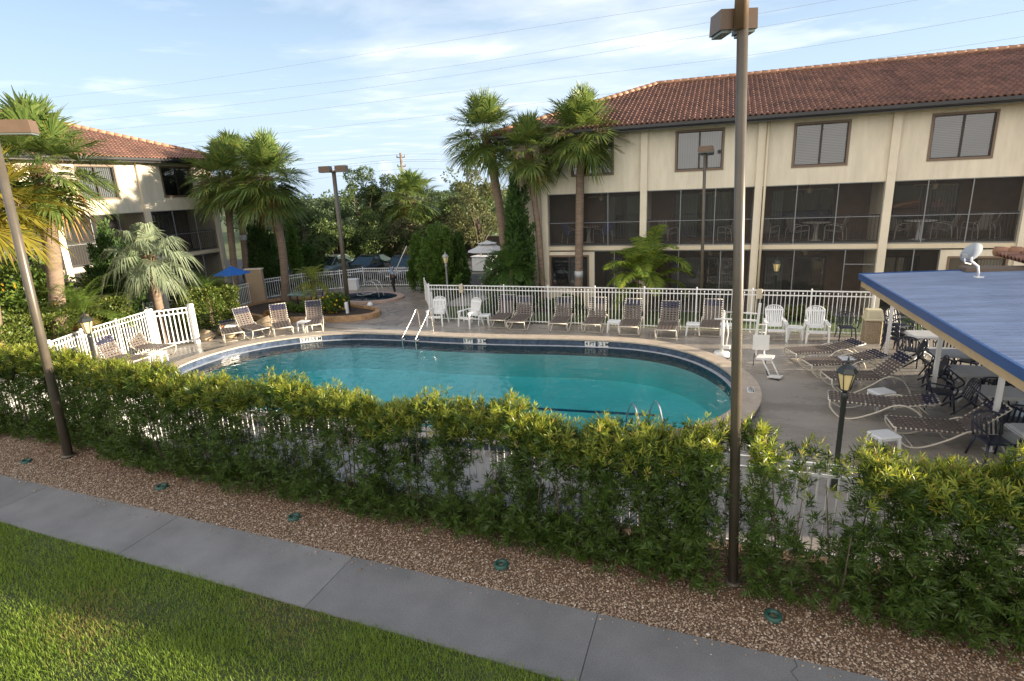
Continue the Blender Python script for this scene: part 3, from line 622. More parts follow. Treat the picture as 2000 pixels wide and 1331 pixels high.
# ================================================================== CANOPY AND CLUBHOUSE
blue_m = mat('blue_sheet_metal', (0.16,0.215,0.345), 0.32, var=0.2, scale=1.6, metal=0.0, stretch=(0.35,2.2,1))
blue_t = mat('blue_trim', (0.02,0.075,0.23), 0.4)
beam_m = mat('tan_beam', (0.52,0.38,0.22), 0.6, var=0.1, scale=4)
cp = thing('patio_canopy', 'blue ribbed metal patio canopy on white posts over the tables', 'canopy')
def cz(x): return 2.78+0.05*(x-3.5)
cx0 = lambda y: 3.48+(16.3-y)*0.036
b = MB(); ys = 16.3; w = 0.075; vs = []
prof = [(0,0),(0.35,0),(0.5,0.028),(0.75,0.028),(0.9,0)]
yy = 8.3; rows = []
while yy < 16.3:
    for t, h in prof: rows.append((yy+t*0.16, h))
    yy += 0.16
rows.append((16.3, 0))
for y, h in rows: vs += [(cx0(y), y, cz(cx0(y))+h), (8.2, y, cz(8.2)+h)]
b.add(vs, [(2*i, 2*i+1, 2*i+3, 2*i+2) for i in range(len(rows)-1)][::1])
b.add([(x,y,z-0.05) for x,y,z in (( cx0(8.3),8.3,cz(3.7)),(8.2,8.3,cz(8.2)),(8.2,16.3,cz(8.2)),(cx0(16.3),16.3,cz(3.5)))], [(0,3,2,1)])
b.build('roof_panel', blue_m, cp)
b = MB()
P = [(cx0(8.3),8.3),(cx0(16.3),16.3)]
def strip(mb, y0, y1, za, zb, off, th, m=0):
    xa, xb = cx0(y0)+off, cx0(y1)+off
    mb.add([(xa,y0,za),(xa+th,y0,za),(xb+th,y1,za),(xb,y1,za),(xa,y0,zb),(xa+th,y0,zb),(xb+th,y1,zb),(xb,y1,zb)], [(0,3,2,1),(4,5,6,7),(0,1,5,4),(1,2,6,5),(2,3,7,6),(3,0,4,7)], m)
strip(b, 8.3, 16.32, 2.67, 2.82, -0.05, 0.05); b.add([(cx0(16.3),16.3,2.67),(8.2,16.3,cz(8.2)-0.12),(8.2,16.3,cz(8.2)+0.05),(cx0(16.3),16.3,2.83)], [(0,3,2,1)])
b.build('fascia', blue_t, cp)
b = MB(); strip(b, 8.3, 16.3, 2.50, 2.67, 0.02, 0.09); strip(b, 8.3, 16.3, 2.55, 2.70, 1.25, 0.09); b.build('beam', beam_m, cp)
for x, y in ((4.87,14.8),(5.15,12.45),(5.2,9.6)):
    b = MB(); b.box(x-0.04, x+0.04, y-0.04, y+0.04, 0, 2.72); b.box(x-0.08, x+0.08, y-0.08, y+0.08, 0, 0.012); b.build('post', white_p, cp)
b = MB(); x, y = 4.87, 18.7; b.box(x-0.04, x+0.04, y-0.04, y+0.04, 0, 2.5); b.build('post', white_p, cp)
# the canopy reaches back in a narrow strip to the fence
b = MB(); b.box(3.47, 8.2, 16.33, 18.9, 2.60, 2.64); b.build('rear_panel', blue_m, cp) if False else None
ch = thing('clubhouse', 'low clubhouse with a clay tile roof at the right edge behind the canopy', 'building')
b = MB(); b.box(8.25, 14.3, 10.9, 17.6, 0, 3.0); b.build('wall', stucco, ch)
x0, x1, y0, y1, ez, pr = 6.75, 15.0, 10.6, 17.9, 3.12, 0.11; half = (y1-y0)/2
hr = half*pr; LL = math.hypot(half, hr); kk = half/LL
tile_slope('roof', (x0,y1,ez), (0,-1,0), (half,0,hr), y1-y0, LL, lambda s: s*kk, lambda s: (y1-y0)-s*kk, roof_m, ch)
tile_slope('roof', (x0,y0,ez), (1,0,0), (0,half,hr), x1-x0, LL, lambda s: s*kk, lambda s: (x1-x0)-s*kk, roof_m, ch)
b = MB(); ym = (y0+y1)/2; b.add([(x0,y0,ez-.05),(x1,y0,ez-.05),(x1,y1,ez-.05),(x0,y1,ez-.05),(x0+half,ym,ez+hr-.05),(x1-half,ym,ez+hr-.05)], [(0,1,5,4),(1,2,5),(2,3,4,5),(3,0,4),(3,2,1,0)])
b.build('roof_deck', MATS['roof_back'], ch)
b = MB(); ridge_caps(b, (x0,y0,ez+.05), (x0+half,ym,ez+hr+.05)); ridge_caps(b, (x0,y1,ez+.05), (x0+half,ym,ez+hr+.05)); ridge_caps(b, (x0+half,ym,ez+hr+.05), (x1-half,ym,ez+hr+.05)); b.build('ridge_cap', ridge_m, ch)
b = MB(); b.box(5.55, 6.9, 16.0, 16.5, 2.92, 3.0); b.box(5.7, 6.9, 16.05, 16.4, 2.86, 2.92); b.build('board', mat('roof_board', (0.16,0.12,0.09), 0.8), ch)
# satellite dish on the canopy
dx = Vector((5.45, 15.3, cz(5.45)+0.02)); sdn = thing('satellite_dish', 'grey satellite dish on a bent mast on top of the blue canopy', 'dish', dx)
b = MB(); nrm = Vector((-0.22,0.86,0.46)).normalized(); u = nrm.cross(Vector((0,0,1))).normalized(); v = u.cross(nrm); c0 = Vector((-0.1,-0.02,0.55)); vs = [c0-nrm*0.05]; fs = []
for k in range(1, 5):
    for a in range(24): q = 2*PI*a/24; rr = k/4; vs.append(c0+u*math.cos(q)*0.215*rr+v*math.sin(q)*0.25*rr+nrm*(0.07*rr*rr-0.05))
for a in range(24): fs.append((0, 1+a, 1+(a+1) % 24))
for k in range(3):
    for a in range(24): i = 1+k*24; fs.append((i+a, i+24+a, i+24+(a+1) % 24, i+(a+1) % 24))
b.add(vs, fs, 0, True); b.build('reflector', mat('dish_grey', (0.36,0.40,0.45), 0.5), sdn)
b = MB(); b.tube([(0.12,0.02,0.0),(0.06,0.0,0.25),(-0.07,0.01,0.36),(-0.09,0.0,0.50)], 0.025, 8); b.tube([(-0.07,0.0,0.30),(-0.28,-0.25,0.36),(-0.33,-0.32,0.5)], 0.014, 6); b.build('mast', white_p, sdn)
b = MB(); b.cyl((0.12,0.02,0),(0.12,0.02,0.02),0.10,None,12); b.build('base_plate', white_p, sdn)
b = MB(); b.box(-0.38,-0.28,-0.36,-0.28,0.48,0.56); b.build('receiver', mat('lnb_grey', (0.3,0.3,0.3), 0.5), sdn)

# ================================================================== LIGHT POLES AND LANTERNS
bronze = mat('bronze_pole', (0.085,0.072,0.055), 0.38, var=0.15, scale=3)
head_m = mat('lamp_head_brown', (0.12,0.075,0.045), 0.45, var=0.1, scale=5)
lens_m = mat('lamp_lens', (0.12,0.15,0.14), 0.25)
def light_pole(label, base, top, r, heads, group='parking lot style light poles'):
    base, top = Vector(base), Vector(top); t = thing('light_pole', label, 'light pole', base, 0, group); tp = top-base
    b = MB(); b.tube([(0,0,0), tp*0.5, tp], [r*1.05, r, r*0.92], 14); b.build('pole', bronze, t)
    b = MB(); b.cyl((0,0,0),(0,0,0.03),r*1.7,None,14); b.build('base_plate', bronze, t)
    if heads:
        ax = Vector((*heads['dir'], 0)).normalized(); sd_ = Vector((-ax.y, ax.x, 0)); up = Vector((0,0,1))
        for s in heads['sides']:
            c = tp+ax*s*heads['off']+up*heads.get('dz', 0)+sd_*heads.get('side', 0); l_, w_, h_ = heads['size']
            b = MB(); q = [c+ax*s*a*l_/2+sd_*e*w_/2+up*g*h_/2 for g in (-1,1) for a, e in ((-1,-1),(1,-1),(1,1),(-1,1))]
            for i in range(4, 8): q[i] = q[i]+ (c-q[i])*0.06+up*(h_*0.06*0.5)
            b.add(q, [(0,3,2,1),(4,5,6,7),(0,1,5,4),(1,2,6,5),(2,3,7,6),(3,0,4,7)]); hd = b.build('lamp_head', head_m, t)
            b = MB(); b.obox(c-up*(h_/2+0.015), ax*(l_/2-0.02), sd_*(w_/2-0.02), up*0.015); b.build('lens', lens_m, hd)
        b = MB(); b.cyl(tp-up*heads.get('cap', .1), tp+up*heads.get('capt', .25), r*1.18, None, 14); b.build('pole_cap', head_m if heads.get('brown') else bronze, t)
    return t
near_top = Vector((0.14,7.12,7.35))
light_pole('tall nearest bronze light pole rising through the hedge with a twin box lamp', (0.43,7.12,0), near_top, 0.062, dict(dir=(0.93,0.34), sides=(-1,1), off=0.125, size=(0.15,0.34,0.20), dz=-0.43, side=0.21, cap=0.55, capt=0.3, brown=True))
light_pole('leaning bronze light pole at the left edge beside the path', (-13.27,7.5,0), AD(-14,262,15.4), 0.085, dict(dir=(0.75,0.55), sides=(1,), off=0.40, size=(0.62,0.36,0.24), dz=0.12, cap=.1, capt=.1))
light_pole('slim light pole with two box lamps in the planter by the spa', (-15.85,21.7,0), (-15.78,21.72,6.28), 0.095, dict(dir=(1,0.25), sides=(-1,1), off=0.36, size=(0.5,0.36,0.24), dz=0.12, cap=.05, capt=.05))
light_pole('slim light pole with one box lamp standing before the apartment windows', (-0.42,22.6,0), AD(1377,297,22.7), 0.06, dict(dir=(1,-0.2), sides=(1,), off=0.02, size=(0.5,0.3,0.2), dz=0.1, cap=.05, capt=.02))
lan_dark = mat('lantern_dark', (0.028,0.033,0.030), 0.35); lan_grey = mat('lantern_grey', (0.30,0.31,0.32), 0.45)
lan_glass = mat('lantern_glass', (0.74,0.60,0.30), 0.3)
def lantern(label, base, h, m=None, sc=1.0):
    m = m or lan_dark; t = thing('lantern_post', label, 'lantern', base, 0, 'lantern posts round the pool'); z = h-0.62*sc
    b = MB(); b.lathe([(0.055*sc,0),(0.055*sc,0.25),(0.042*sc,0.28),(0.042*sc,z-0.12),(0.055*sc,z-0.11),(0.055*sc,z-0.03),(0.03*sc,z)], 12); b.build('post', m, t)
    b = MB(); b.lathe([(0.03*sc,z),(0.065*sc,z+0.03*sc),(0.075*sc,z+0.05*sc)], 6)
    b.lathe([(0.155*sc,z+0.33*sc),(0.165*sc,z+0.345*sc),(0.12*sc,z+0.42*sc),(0.05*sc,z+0.47*sc),(0.022*sc,z+0.49*sc),(0.03*sc,z+0.52*sc),(0.012*sc,z+0.545*sc),(0.018*sc,z+0.565*sc),(0.002*sc,z+0.62*sc)], 6, smooth=False)
    for a in range(6):
        q = 2*PI*a/6; c, s_ = math.cos(q), math.sin(q); b.cyl((0.075*sc*c,0.075*sc*s_,z+0.04*sc), (0.14*sc*c,0.14*sc*s_,z+0.34*sc), 0.009*sc, None, 5)
    b.build('lantern_frame', m, t)
    b = MB(); b.lathe([(0.066*sc,z+0.05*sc),(0.132*sc,z+0.335*sc)], 6, smooth=False); b.build('lantern_glass', lan_glass, t)
lantern('dark lantern post with amber glass rising from the hedge near the loungers', (2.12,10.1,0), 2.42, sc=1.0)
lantern('dark lantern post with amber glass beside the bright white left fence', (-18.35,11.8,0), 2.2, sc=1.25)
lantern('pale grey lantern post in front of the dense green shrubs left of the umbrella', (-11.7,23.7,0), 2.62, lan_grey)
lantern('small dark lantern post against the screened ground floor of the apartments', (2.15,22.9,0), 2.45)
lantern('small dark lantern post half hidden beside the silvery palm', (-22.0,19.0,0), 2.55, sc=1.1)

# ================================================================== POOL FITTINGS
steel = mat('stainless_steel', (0.72,0.70,0.66), 0.22, metal=1.0)
def rail_thing(name, label, cat, tubes, r=0.022, loc=(0,0,0), rz=0, m=None):
    t = thing(name, label, cat, loc, rz)
    for tb in tubes: b = MB(); b.tube(tb, r, 8); b.build('handrail', m or steel, t)
    return t
hb = G(805, 655, 0.16)
def arc(pts, n=5):
    pts = [Vector(p) for p in pts]; out = []
    for i in range(len(pts)-1):
        p0, p1, p2, p3 = pts[max(i-1,0)], pts[i], pts[i+1], pts[min(i+2,len(pts)-1)]
        for a in range(n):
            t = a/n; out.append(0.5*((2*p1)+(p2-p0)*t+(2*p0-5*p1+4*p2-p3)*t*t+(3*p1-p0-3*p2+p3)*t**3))
    return out+[pts[-1]]
tubes = []
for sx in (-0.3, 0.3): tubes.append(arc([(sx,0.55,0.0),(sx,0.52,0.5),(sx,0.46,0.86),(sx,0.36,0.93),(sx,0.18,0.74),(sx,-0.55,0.12),(sx,-0.62,0.02),(sx,-0.60,-0.3),(sx,-0.6,-0.8)]))
    # lower brace
t = rail_thing('stair_rail', 'pair of tall shiny handrails over the pool steps at the far edge', 'handrail', tubes, loc=(-10.42,18.35,0.02), rz=-0.12)
b = MB()
for sx in (-0.3, 0.3): b.tube([(sx,0.53,0.12),(sx,-0.58,-0.02)], 0.018, 6)
b.build('brace', steel, t)
def ladder(label, loc, rz):
    tubes = [arc([(sx,-0.42,0.0),(sx,-0.38,0.42),(sx,-0.2,0.68),(sx,0.05,0.66),(sx,0.3,0.3),(sx,0.36,-0.1),(sx,0.36,-0.9)]) for sx in (-0.25, 0.25)]
    t = rail_thing('pool_ladder', label, 'ladder', tubes, 0.02, loc, rz)
    b = MB()
    for z in (-0.25, -0.5, -0.75): b.box(-0.23, 0.23, 0.30, 0.40, z, z+0.03)
    b.build('tread', steel, t)
ladder('steel pool ladder behind the hedge at the right end of the pool', (-1.25,11.2,0.2), 0.5)
ladder('steel pool ladder behind the hedge at the left end of the pool', (-11.9,10.45,0.2), 0.1)
tubes = [arc([(sx,-0.35,0.0),(sx,-0.30,0.45),(sx,-0.05,0.78),(sx,0.5,0.74),(sx,0.95,0.2),(sx,0.85,0.05),(sx,0.1,0.15)]) for sx in (-0.2, 0.25)]
rail_thing('spa_rail', 'grey looped handrail at the edge of the small spa', 'handrail', tubes, 0.022, (-16.75,25.35,0.08), PI/2, mat('grey_rail', (0.5,0.5,0.48), 0.35, metal=0.7))
# depth markers set in the tile band
def marker(label, px, py, w, txt, loc=None, rz=None, tilt=0.0):
    p = Vector(loc) if loc else AY(px, py, 18.45)
    t = thing('depth_marker', label, 'depth marker', p, rz or 0.0, 'depth markers on the pool rim')
    b = MB(); b.box(-w/2, w/2, -0.012, 0, -0.085, 0.085); plate = b.build('plate', mat('marker_white', (0.72,0.72,0.70), 0.4), t)
    cu = bpy.data.curves.new('lettering', 'FONT'); cu.body = txt; cu.size = 0.17; cu.align_x = 'CENTER'; cu.align_y = 'CENTER'; cu.extrude = 0.002; cu.offset = 0.004
    tmp = bpy.data.objects.new('tmp_text', cu); COL.objects.link(tmp); bpy.context.view_layer.update()
    me = bpy.data.meshes.new_from_object(tmp.evaluated_get(bpy.context.evaluated_depsgraph_get())); bpy.data.objects.remove(tmp)
    me.materials.clear(); me.materials.append(mat('marker_black', (0.03,0.03,0.03), 0.6)); o = bpy.data.objects.new('lettering', me); COL.objects.link(o)
    o.parent = plate; o.rotation_euler = (PI/2,0,0); o.location = (0,-0.016,0)
    if tilt: t.rotation_euler = (tilt, 0, rz or 0)
def rim_point(px, py):          # nearest point of the tiled inner face to a pixel
    q = G(px, py, 0.04); best = None; k = len(LEDGE)
    for i in range(k):
        a, c = Vector((*LEDGE[i],0)), Vector((*LEDGE[(i+1)%k],0)); d = c-a; t = max(0, min(1, (Vector((q.x,q.y,0))-a).dot(d)/max(1e-9, d.length_squared))); p = a+d*t
        e = (p-Vector((q.x,q.y,0))).length
        if best is None or e < best[0]: best = (e, p, d.normalized())
    d = best[2]; 
    if d.x < 0: d = -d
    n_ = Vector((d.y, -d.x, 0))
    return best[1]+n_*0.004+Vector((0,0,0.055)), math.atan2(d.y, d.x)
for lab, px, py, w, tx in (('white depth tile reading 5 FT on the rim, left of the second pair', 917, 665, 0.34, '5 FT'), ('white depth tile reading 1.5 M beside the 5 FT tile', 944, 665, 0.34, '1.5 M'),
                        ('white depth tile reading 4 FT on the back rim before the loungers', 1157, 666, 0.36, '4 FT'), ('white depth tile reading 1.2 M beside the 4 FT tile', 1184, 666, 0.36, '1.2 M'),
                        ('sunlit white depth tile reading 5 FT below the single side table at the left', 598, 658, 0.40, '5 FT'), ('sunlit white depth tile reading 1.5 M at the left of the steps', 622, 656, 0.40, '1.5 M')):
    p, a = rim_point(px, py); marker(lab, 0, 0, w, tx, p, a)
k = min(range(len(OUTER)), key=lambda i: (Vector((*OUTER[i],0))-Vector((1.0,14.2,0))).length)
marker('white depth tile reading 4 FT lying on the right end of the coping', 0, 0, 0.36, '4 FT', (0.98,14.35,RIM_Z+0.047), PI/2+PI, tilt=-PI/2)
# ================================================================== FURNITURE
cream_tube = mat('cream_tube', (0.66,0.61,0.52), 0.4)
taupe = mat('taupe_strap', (0.125,0.10,0.09), 0.55, var=0.08, scale=8); navy = mat('navy_strap', (0.018,0.018,0.05), 0.5)
def make_lounger(name, label, ang, group, loc, rz):
    t = thing(name, label, 'sun lounger', loc, rz, group)
    HY, SZ, HW = 0.28, 0.39, 0.31; ca, sa = math.cos(ang), math.sin(ang); BL = 0.78
    def back(d, up=0.0): return (HY+d*ca-up*sa, SZ+d*sa+up*ca)
    b = MB()
    for x in (-HW, HW): b.tube([(x,-0.97,SZ),(x,HY,SZ)], 0.018, 6)
    b.tube([(-HW,-0.97,SZ),(HW,-0.97,SZ)], 0.018, 6); b.tube([(-HW,HY,SZ),(HW,HY,SZ)], 0.012, 6)
    b.build('seat_frame', cream_tube, t)
    b = MB(); y1, z1 = back(BL)
    for x in (-HW, HW): b.tube([(x,HY,SZ),(x,y1,z1)], 0.018, 6)
    b.tube([(-HW,y1,z1),(HW,y1,z1)], 0.018, 6); ym, zm = back(BL*0.5)
    if sa > 0.2: b.tube([(-HW+.02,ym,zm),(-HW+.02,ym+0.22,0.30),(HW-.02,ym+0.22,0.30),(HW-.02,ym,zm)], 0.010, 6)
    b.build('back_frame', cream_tube, t)
    for x in (-HW-0.035, HW+0.035):
        b = MB(); b.tube(arc([(x,-0.95,SZ),(x,-0.93,0.24),(x,-0.78,0.06),(x,-0.62,0.014),(x,-0.40,0.06),(x,-0.05,0.24),(x,0.22,0.42),(x,0.45,0.45),(x,0.68,0.34),(x,0.82,0.15),(x,0.88,0.012)], 4), 0.019, 6); b.build('leg', cream_tube, t)
    b = MB(); b.tube([(-HW-.03,-0.62,0.02),(HW+.03,-0.62,0.02)], 0.010, 6); b.build('cross_bar', cream_tube, t); b = MB(); b.tube(arc([(-HW-.03,-0.05,0.24),(0,-0.05,0.16),(HW+.03,-0.05,0.24)], 4), 0.010, 6); b.build('cross_bar', cream_tube, t)
    # woven straps
    s = MB(); nv = MB()
    y = -0.93
    while y < HY-0.03: s.box(-HW-0.02, HW+0.02, y, y+0.050, SZ+0.010, SZ+0.018); s.box(-HW-0.02,-HW-0.014,y,y+0.055,SZ-0.02,SZ+0.01); s.box(HW+0.014,HW+0.02,y,y+0.055,SZ-0.02,SZ+0.01); y += 0.085
    cols = [-0.235,-0.118,0,0.118,0.235]
    for x in cols: s.box(x-0.024, x+0.024, -0.97, HY, SZ+0.019, SZ+0.025)
    d = 0.03
    while d < BL-0.03:
        mb = nv if d > BL-0.26 else s; (ya, za), (yb, zb), (yc, zc), (yd, zd) = back(d, .010), back(d+.048, .010), back(d+.048, .018), back(d, .018)
        for lst in ([(-HW-.02,HW+.02)]):
            xa, xb = lst; mb.add([(xa,ya,za),(xb,ya,za),(xb,yb,zb),(xa,yb,zb),(xa,yd,zd),(xb,yd,zd),(xb,yc,zc),(xa,yc,zc)], [(0,3,2,1),(4,5,6,7),(0,1,5,4),(1,2,6,5),(2,3,7,6),(3,0,4,7)])
        d += 0.085
    for x in cols:
        for (d0, d1, mb) in ((0, BL-0.26, s), (BL-0.26, BL, nv)):
            (ya, za), (yb, zb), (yc, zc), (yd, zd) = back(d0, .019), back(d1, .019), back(d1, .025), back(d0, .025)
            mb.add([(x-.024,ya,za),(x+.024,ya,za),(x+.024,yb,zb),(x-.024,yb,zb),(x-.024,yd,zd),(x+.024,yd,zd),(x+.024,yc,zc),(x-.024,yc,zc)], [(0,3,2,1),(4,5,6,7),(0,1,5,4),(1,2,6,5),(2,3,7,6),(3,0,4,7)])
    s.build('seat_straps', taupe, t); nv.build('head_straps', navy, t)
    return t
GB = 'strap loungers lined up along the back fence'
L60 = None
back_spots = [(975,640,0.05,'raised strap lounger nearest the white side table at the left of the back fence row'),(1010,645,0.06,'raised strap lounger close beside the first one in the back fence row'),(1090,648,0.08,'third raised strap lounger standing alone in the middle of the back fence row'),
              (1157,650,0.02,'raised strap lounger to the left of the white table in the middle of the row'),(1228,655,0.02,'raised strap lounger to the right of the white table in the middle of the row'),(1302,662,-0.02,'raised strap lounger between two white tables before the back fence'),(1388,657,-0.05,'raised strap lounger half hidden behind the pool lift')]
for px, py, rz, lab in back_spots:
    p = G(px, py); loc = (p.x+0.0, min(p.y, 20.15)+0.62, 0)
    if L60 is None: L60 = make_lounger('sun_lounger', lab, math.radians(62), GB, loc, rz)
    else: dup(L60, loc, rz, lab, GB)
GL = 'strap loungers at the left end of the pool'
for (px, py, rz, lab) in ((512,662,1.2,'sunlit lounger with raised back beside the clipped bush, leftmost of three at the pool curve'),(556,659,0.80,'sunlit lounger in the middle of three at the pool curve'),(613,653,0.60,'sunlit lounger by the small white table, rightmost of three at the pool curve')):
    p = G(px, py); o_ = Vector((-math.sin(rz), math.cos(rz), 0))*0.9; dup(L60, (p.x+o_.x, p.y+o_.y, 0), rz, lab, GL)
LM = None
for (x, y, rz, lab) in ((-19.0,14.05,1.95,'sunlit lounger against the white left fence, closest to the gate'),(-18.55,12.75,1.95,'sunlit lounger between the left lantern post and the pool'),(-18.1,11.3,1.95,'lounger at the left end, mostly hidden by the hedge')):
    rz_ = rz-PI/2+0.25
    dup(L60, (x, y, 0), 0.25+PI/2-0.2, lab, GL)
p = G(458, 668); LF = make_lounger('sun_lounger', 'low lounger by the rocks with a white and orange towel on it', math.radians(12), GL, (p.x-0.55, p.y+0.45, 0), 0.9)
tw = thing('towel', 'folded white and orange towel lying on the low lounger by the rocks', 'towel', (p.x-0.75, p.y+0.75, 0.40), 0.5)
b = MB(); b.rbox(-0.28,0.22,-0.18,0.18,0,0.07,0.03); b.build('cloth', mat('towel_white', (0.75,0.73,0.70), 0.9), tw)
b = MB(); b.rbox(-0.42,-0.285,-0.15,0.15,0,0.06,0.025); b.build('orange_cloth', mat('towel_orange', (0.55,0.16,0.07), 0.9), tw)
GR = 'strap loungers on the shaded right deck'
L0 = make_lounger('sun_lounger', 'flat lounger nearest the back fence on the right deck', math.radians(14), GR, (3.05,17.8,0), -1.20)
L35 = make_lounger('sun_lounger', 'lounger with raised back right behind the amber lantern', math.radians(44), GR, (3.70,15.55,0), -1.35)
dup(L0, (3.35,16.75,0), -1.25, 'flat lounger second from the back fence on the right deck', GR)
dup(L0, (3.55,13.72,0), -1.70, 'flat lounger lying between the two white stools on the right deck', GR)
dup(L35, (4.45,12.55,0), -1.55, 'lounger with raised back just behind the right part of the hedge', GR)
dup(L35, (5.3,10.6,0), -1.55, 'lounger at the right edge of the picture behind the hedge by the canopy post', GR)

def make_adirondack(label, loc, rz):
    t = thing('deck_chair', label, 'chair', loc, rz, 'high backed white plastic chairs')
    b = MB(); n = 9
    for i in range(n):
        f = (i-4)/4; xb, xt = f*0.20, f*0.27; top = 1.05-0.09*f*f; zb, yb = 0.38, 0.20; yt = 0.20+(top-zb)*0.32
        d = Vector((xt-xb, yt-yb, top-zb)); c = Vector(((xb+xt)/2,(yb+yt)/2,(zb+top)/2)); b.obox(c, Vector((0.021,0,0)), Vector((0,0.009,0)), d/2)
    b.obox((0,0.245,0.46), (0.245,0,0), (0,0.012,0), (0,0.01,0.05)); b.obox((0,0.385,0.93), (0.275,0,0), (0,0.012,0), (0,0.006,0.025))
    b.tube(arc([(-0.27,0.37,0.86),(-0.255,0.41,0.98),(-0.14,0.43,1.055),(0,0.44,1.075),(0.14,0.43,1.055),(0.255,0.41,0.98),(0.27,0.37,0.86)], 4), 0.017, 6)
    for s in (-1, 1): b.tube([(s*0.22,0.20,0.38),(s*0.27,0.37,0.86)], 0.017, 6)
    b.build('backrest', white_pl, t)
    b = MB()
    for i in range(6): y = -0.30+i*0.088; z = 0.40-0.02*i; b.obox((0,y,z), (0.25,0,0), (0,0.038,-0.008), (0,0,0.011))
    b.rbox(-0.26,0.26,-0.36,-0.33,0.33,0.405,0.01); b.build('seat', white_pl, t)
    for s in (-1, 1):
        b = MB(); x = s*0.30; b.add([(x-.055,-0.36,0.60),(x+.055,-0.36,0.60),(x+.04,0.28,0.62),(x-.04,0.28,0.62),(x-.055,-0.36,0.63),(x+.055,-0.36,0.63),(x+.04,0.28,0.65),(x-.04,0.28,0.65)], [(0,3,2,1),(4,5,6,7),(0,1,5,4),(1,2,6,5),(2,3,7,6),(3,0,4,7)]); b.tube([(x,-0.37,0.59),(x,-0.37,0.55)], 0.03, 6); b.build('armrest', white_pl, t)
        for y, z, yb in ((-0.31,0.60,-0.36),(0.24,0.60,0.40)):
            b = MB(); x2 = s*0.33; b.add([(x-.035,y-.03,z),(x+.035,y-.03,z),(x+.035,y+.03,z),(x-.035,y+.03,z),(x2-.025,yb-.02,0),(x2+.025,yb-.02,0),(x2+.025,yb+.02,0),(x2-.025,yb+.02,0)], [(0,1,2,3),(4,7,6,5),(0,4,5,1),(1,5,6,2),(2,6,7,3),(3,7,4,0)]); b.build('leg', white_pl, t)
    return t
A0 = make_adirondack('white high backed plastic chair at the left end of the back fence', (-10.6,20.35,0), 0.1)
dup(A0, (-9.12,20.3,0), -0.42, 'white high backed plastic chair beside the white table at the left of the back fence')
dup(A0, (1.98,20.2,0), 0.05, 'white high backed plastic chair just right of the pool lift seat')
dup(A0, (3.22,20.2,0), 0.02, 'white high backed plastic chair nearest the rubbish bin')
def make_side_table(label, loc, rz, m=None):
    t = thing('side_table', label, 'side table', loc, rz, 'small white plastic side tables')
    b = MB(); b.rbox(-0.23,0.23,-0.19,0.19,0.39,0.425,0.02); b.box(-0.21,0.21,-0.17,0.17,0.34,0.392)
    b.build('table_top', white_pl, t)
    for sx in (-1,1):
        for sy in (-1,1):
            b = MB(); b.add([(sx*.19-.03,sy*.15-.02,.37),(sx*.19+.03,sy*.15-.02,.37),(sx*.19+.03,sy*.15+.02,.37),(sx*.19-.03,sy*.15+.02,.37),(sx*.22-.02,sy*.18-.015,0),(sx*.22+.02,sy*.18-.015,0),(sx*.22+.02,sy*.18+.015,0),(sx*.22-.02,sy*.18+.015,0)], [(0,1,2,3),(4,7,6,5),(0,4,5,1),(1,5,6,2),(2,6,7,3),(3,7,4,0)]); b.build('leg', white_pl, t)
    return t
T0 = make_side_table('small white side table beside the second white chair on the left', (-8.62,20.6,0), 0.1)
for x, y, rz, lab in ((-3.38,20.3,0,'small white side table between loungers in the middle of the row'),(-0.62,20.35,0,'small white side table left of the pool lift'),(2.62,20.35,0,'small white side table between the two white chairs at the right'),(-15.63,18.35,0.1,'small sunlit white side table between two loungers at the pool curve'),
                      (3.75,14.35,0.5,'white stool on the right deck beyond the flat lounger'),(3.22,11.8,0.45,'white stool on the right deck just behind the hedge'),(3.55,16.9,0.2,'white stool among the flat loungers on the right deck'),(-17.7,13.4,0.4,'sunlit white side table between the left deck loungers'),(0.5,20.4,0,'small white side table half hidden by the nearest light pole')):
    dup(T0, (x,y,0), rz, lab)

navy_pl = mat('navy_plastic', (0.022,0.026,0.045), 0.4)
def make_resin_chair(label, loc, rot, m, group):
    t = thing('resin_chair', label, 'chair', loc, 0, group); t.rotation_euler = rot
    b = MB(); b.rbox(-0.22,0.22,-0.23,0.21,0.41,0.44,0.03); b.build('seat', m, t)
    b = MB()
    for i in range(5): x = (i-2)*0.075; b.obox((x*1.05,0.275,0.63), (0.016,0,0), (0,0.007,0), (0,0.055,0.19))
    b.tube(arc([(-0.24,0.20,0.44),(-0.25,0.27,0.68),(-0.18,0.325,0.82),(0,0.335,0.86),(0.18,0.325,0.82),(0.25,0.27,0.68),(0.24,0.20,0.44)], 4), 0.018, 6); b.build('backrest', m, t)
    for s in (-1,1):
        b = MB(); b.tube(arc([(s*.25,0.27,0.68),(s*.28,0.05,0.66),(s*.28,-0.18,0.64),(s*.27,-0.25,0.58),(s*.25,-0.22,0.43)], 4), 0.018, 6); b.build('armrest', m, t)
        for y, yb in ((-0.19,-0.26),(0.18,0.30)):
            b = MB(); b.tube([(s*.21,y,0.43),(s*.25,yb,0.0)], [0.026,0.017], 6); b.build('leg', m, t)
    return t
GN = 'dark navy plastic chairs under and near the canopy'
C0 = make_resin_chair('dark navy plastic chair alone by the back fence left of the bin', (4.15,20.55,0), (0,0,0.05), navy_pl, GN)
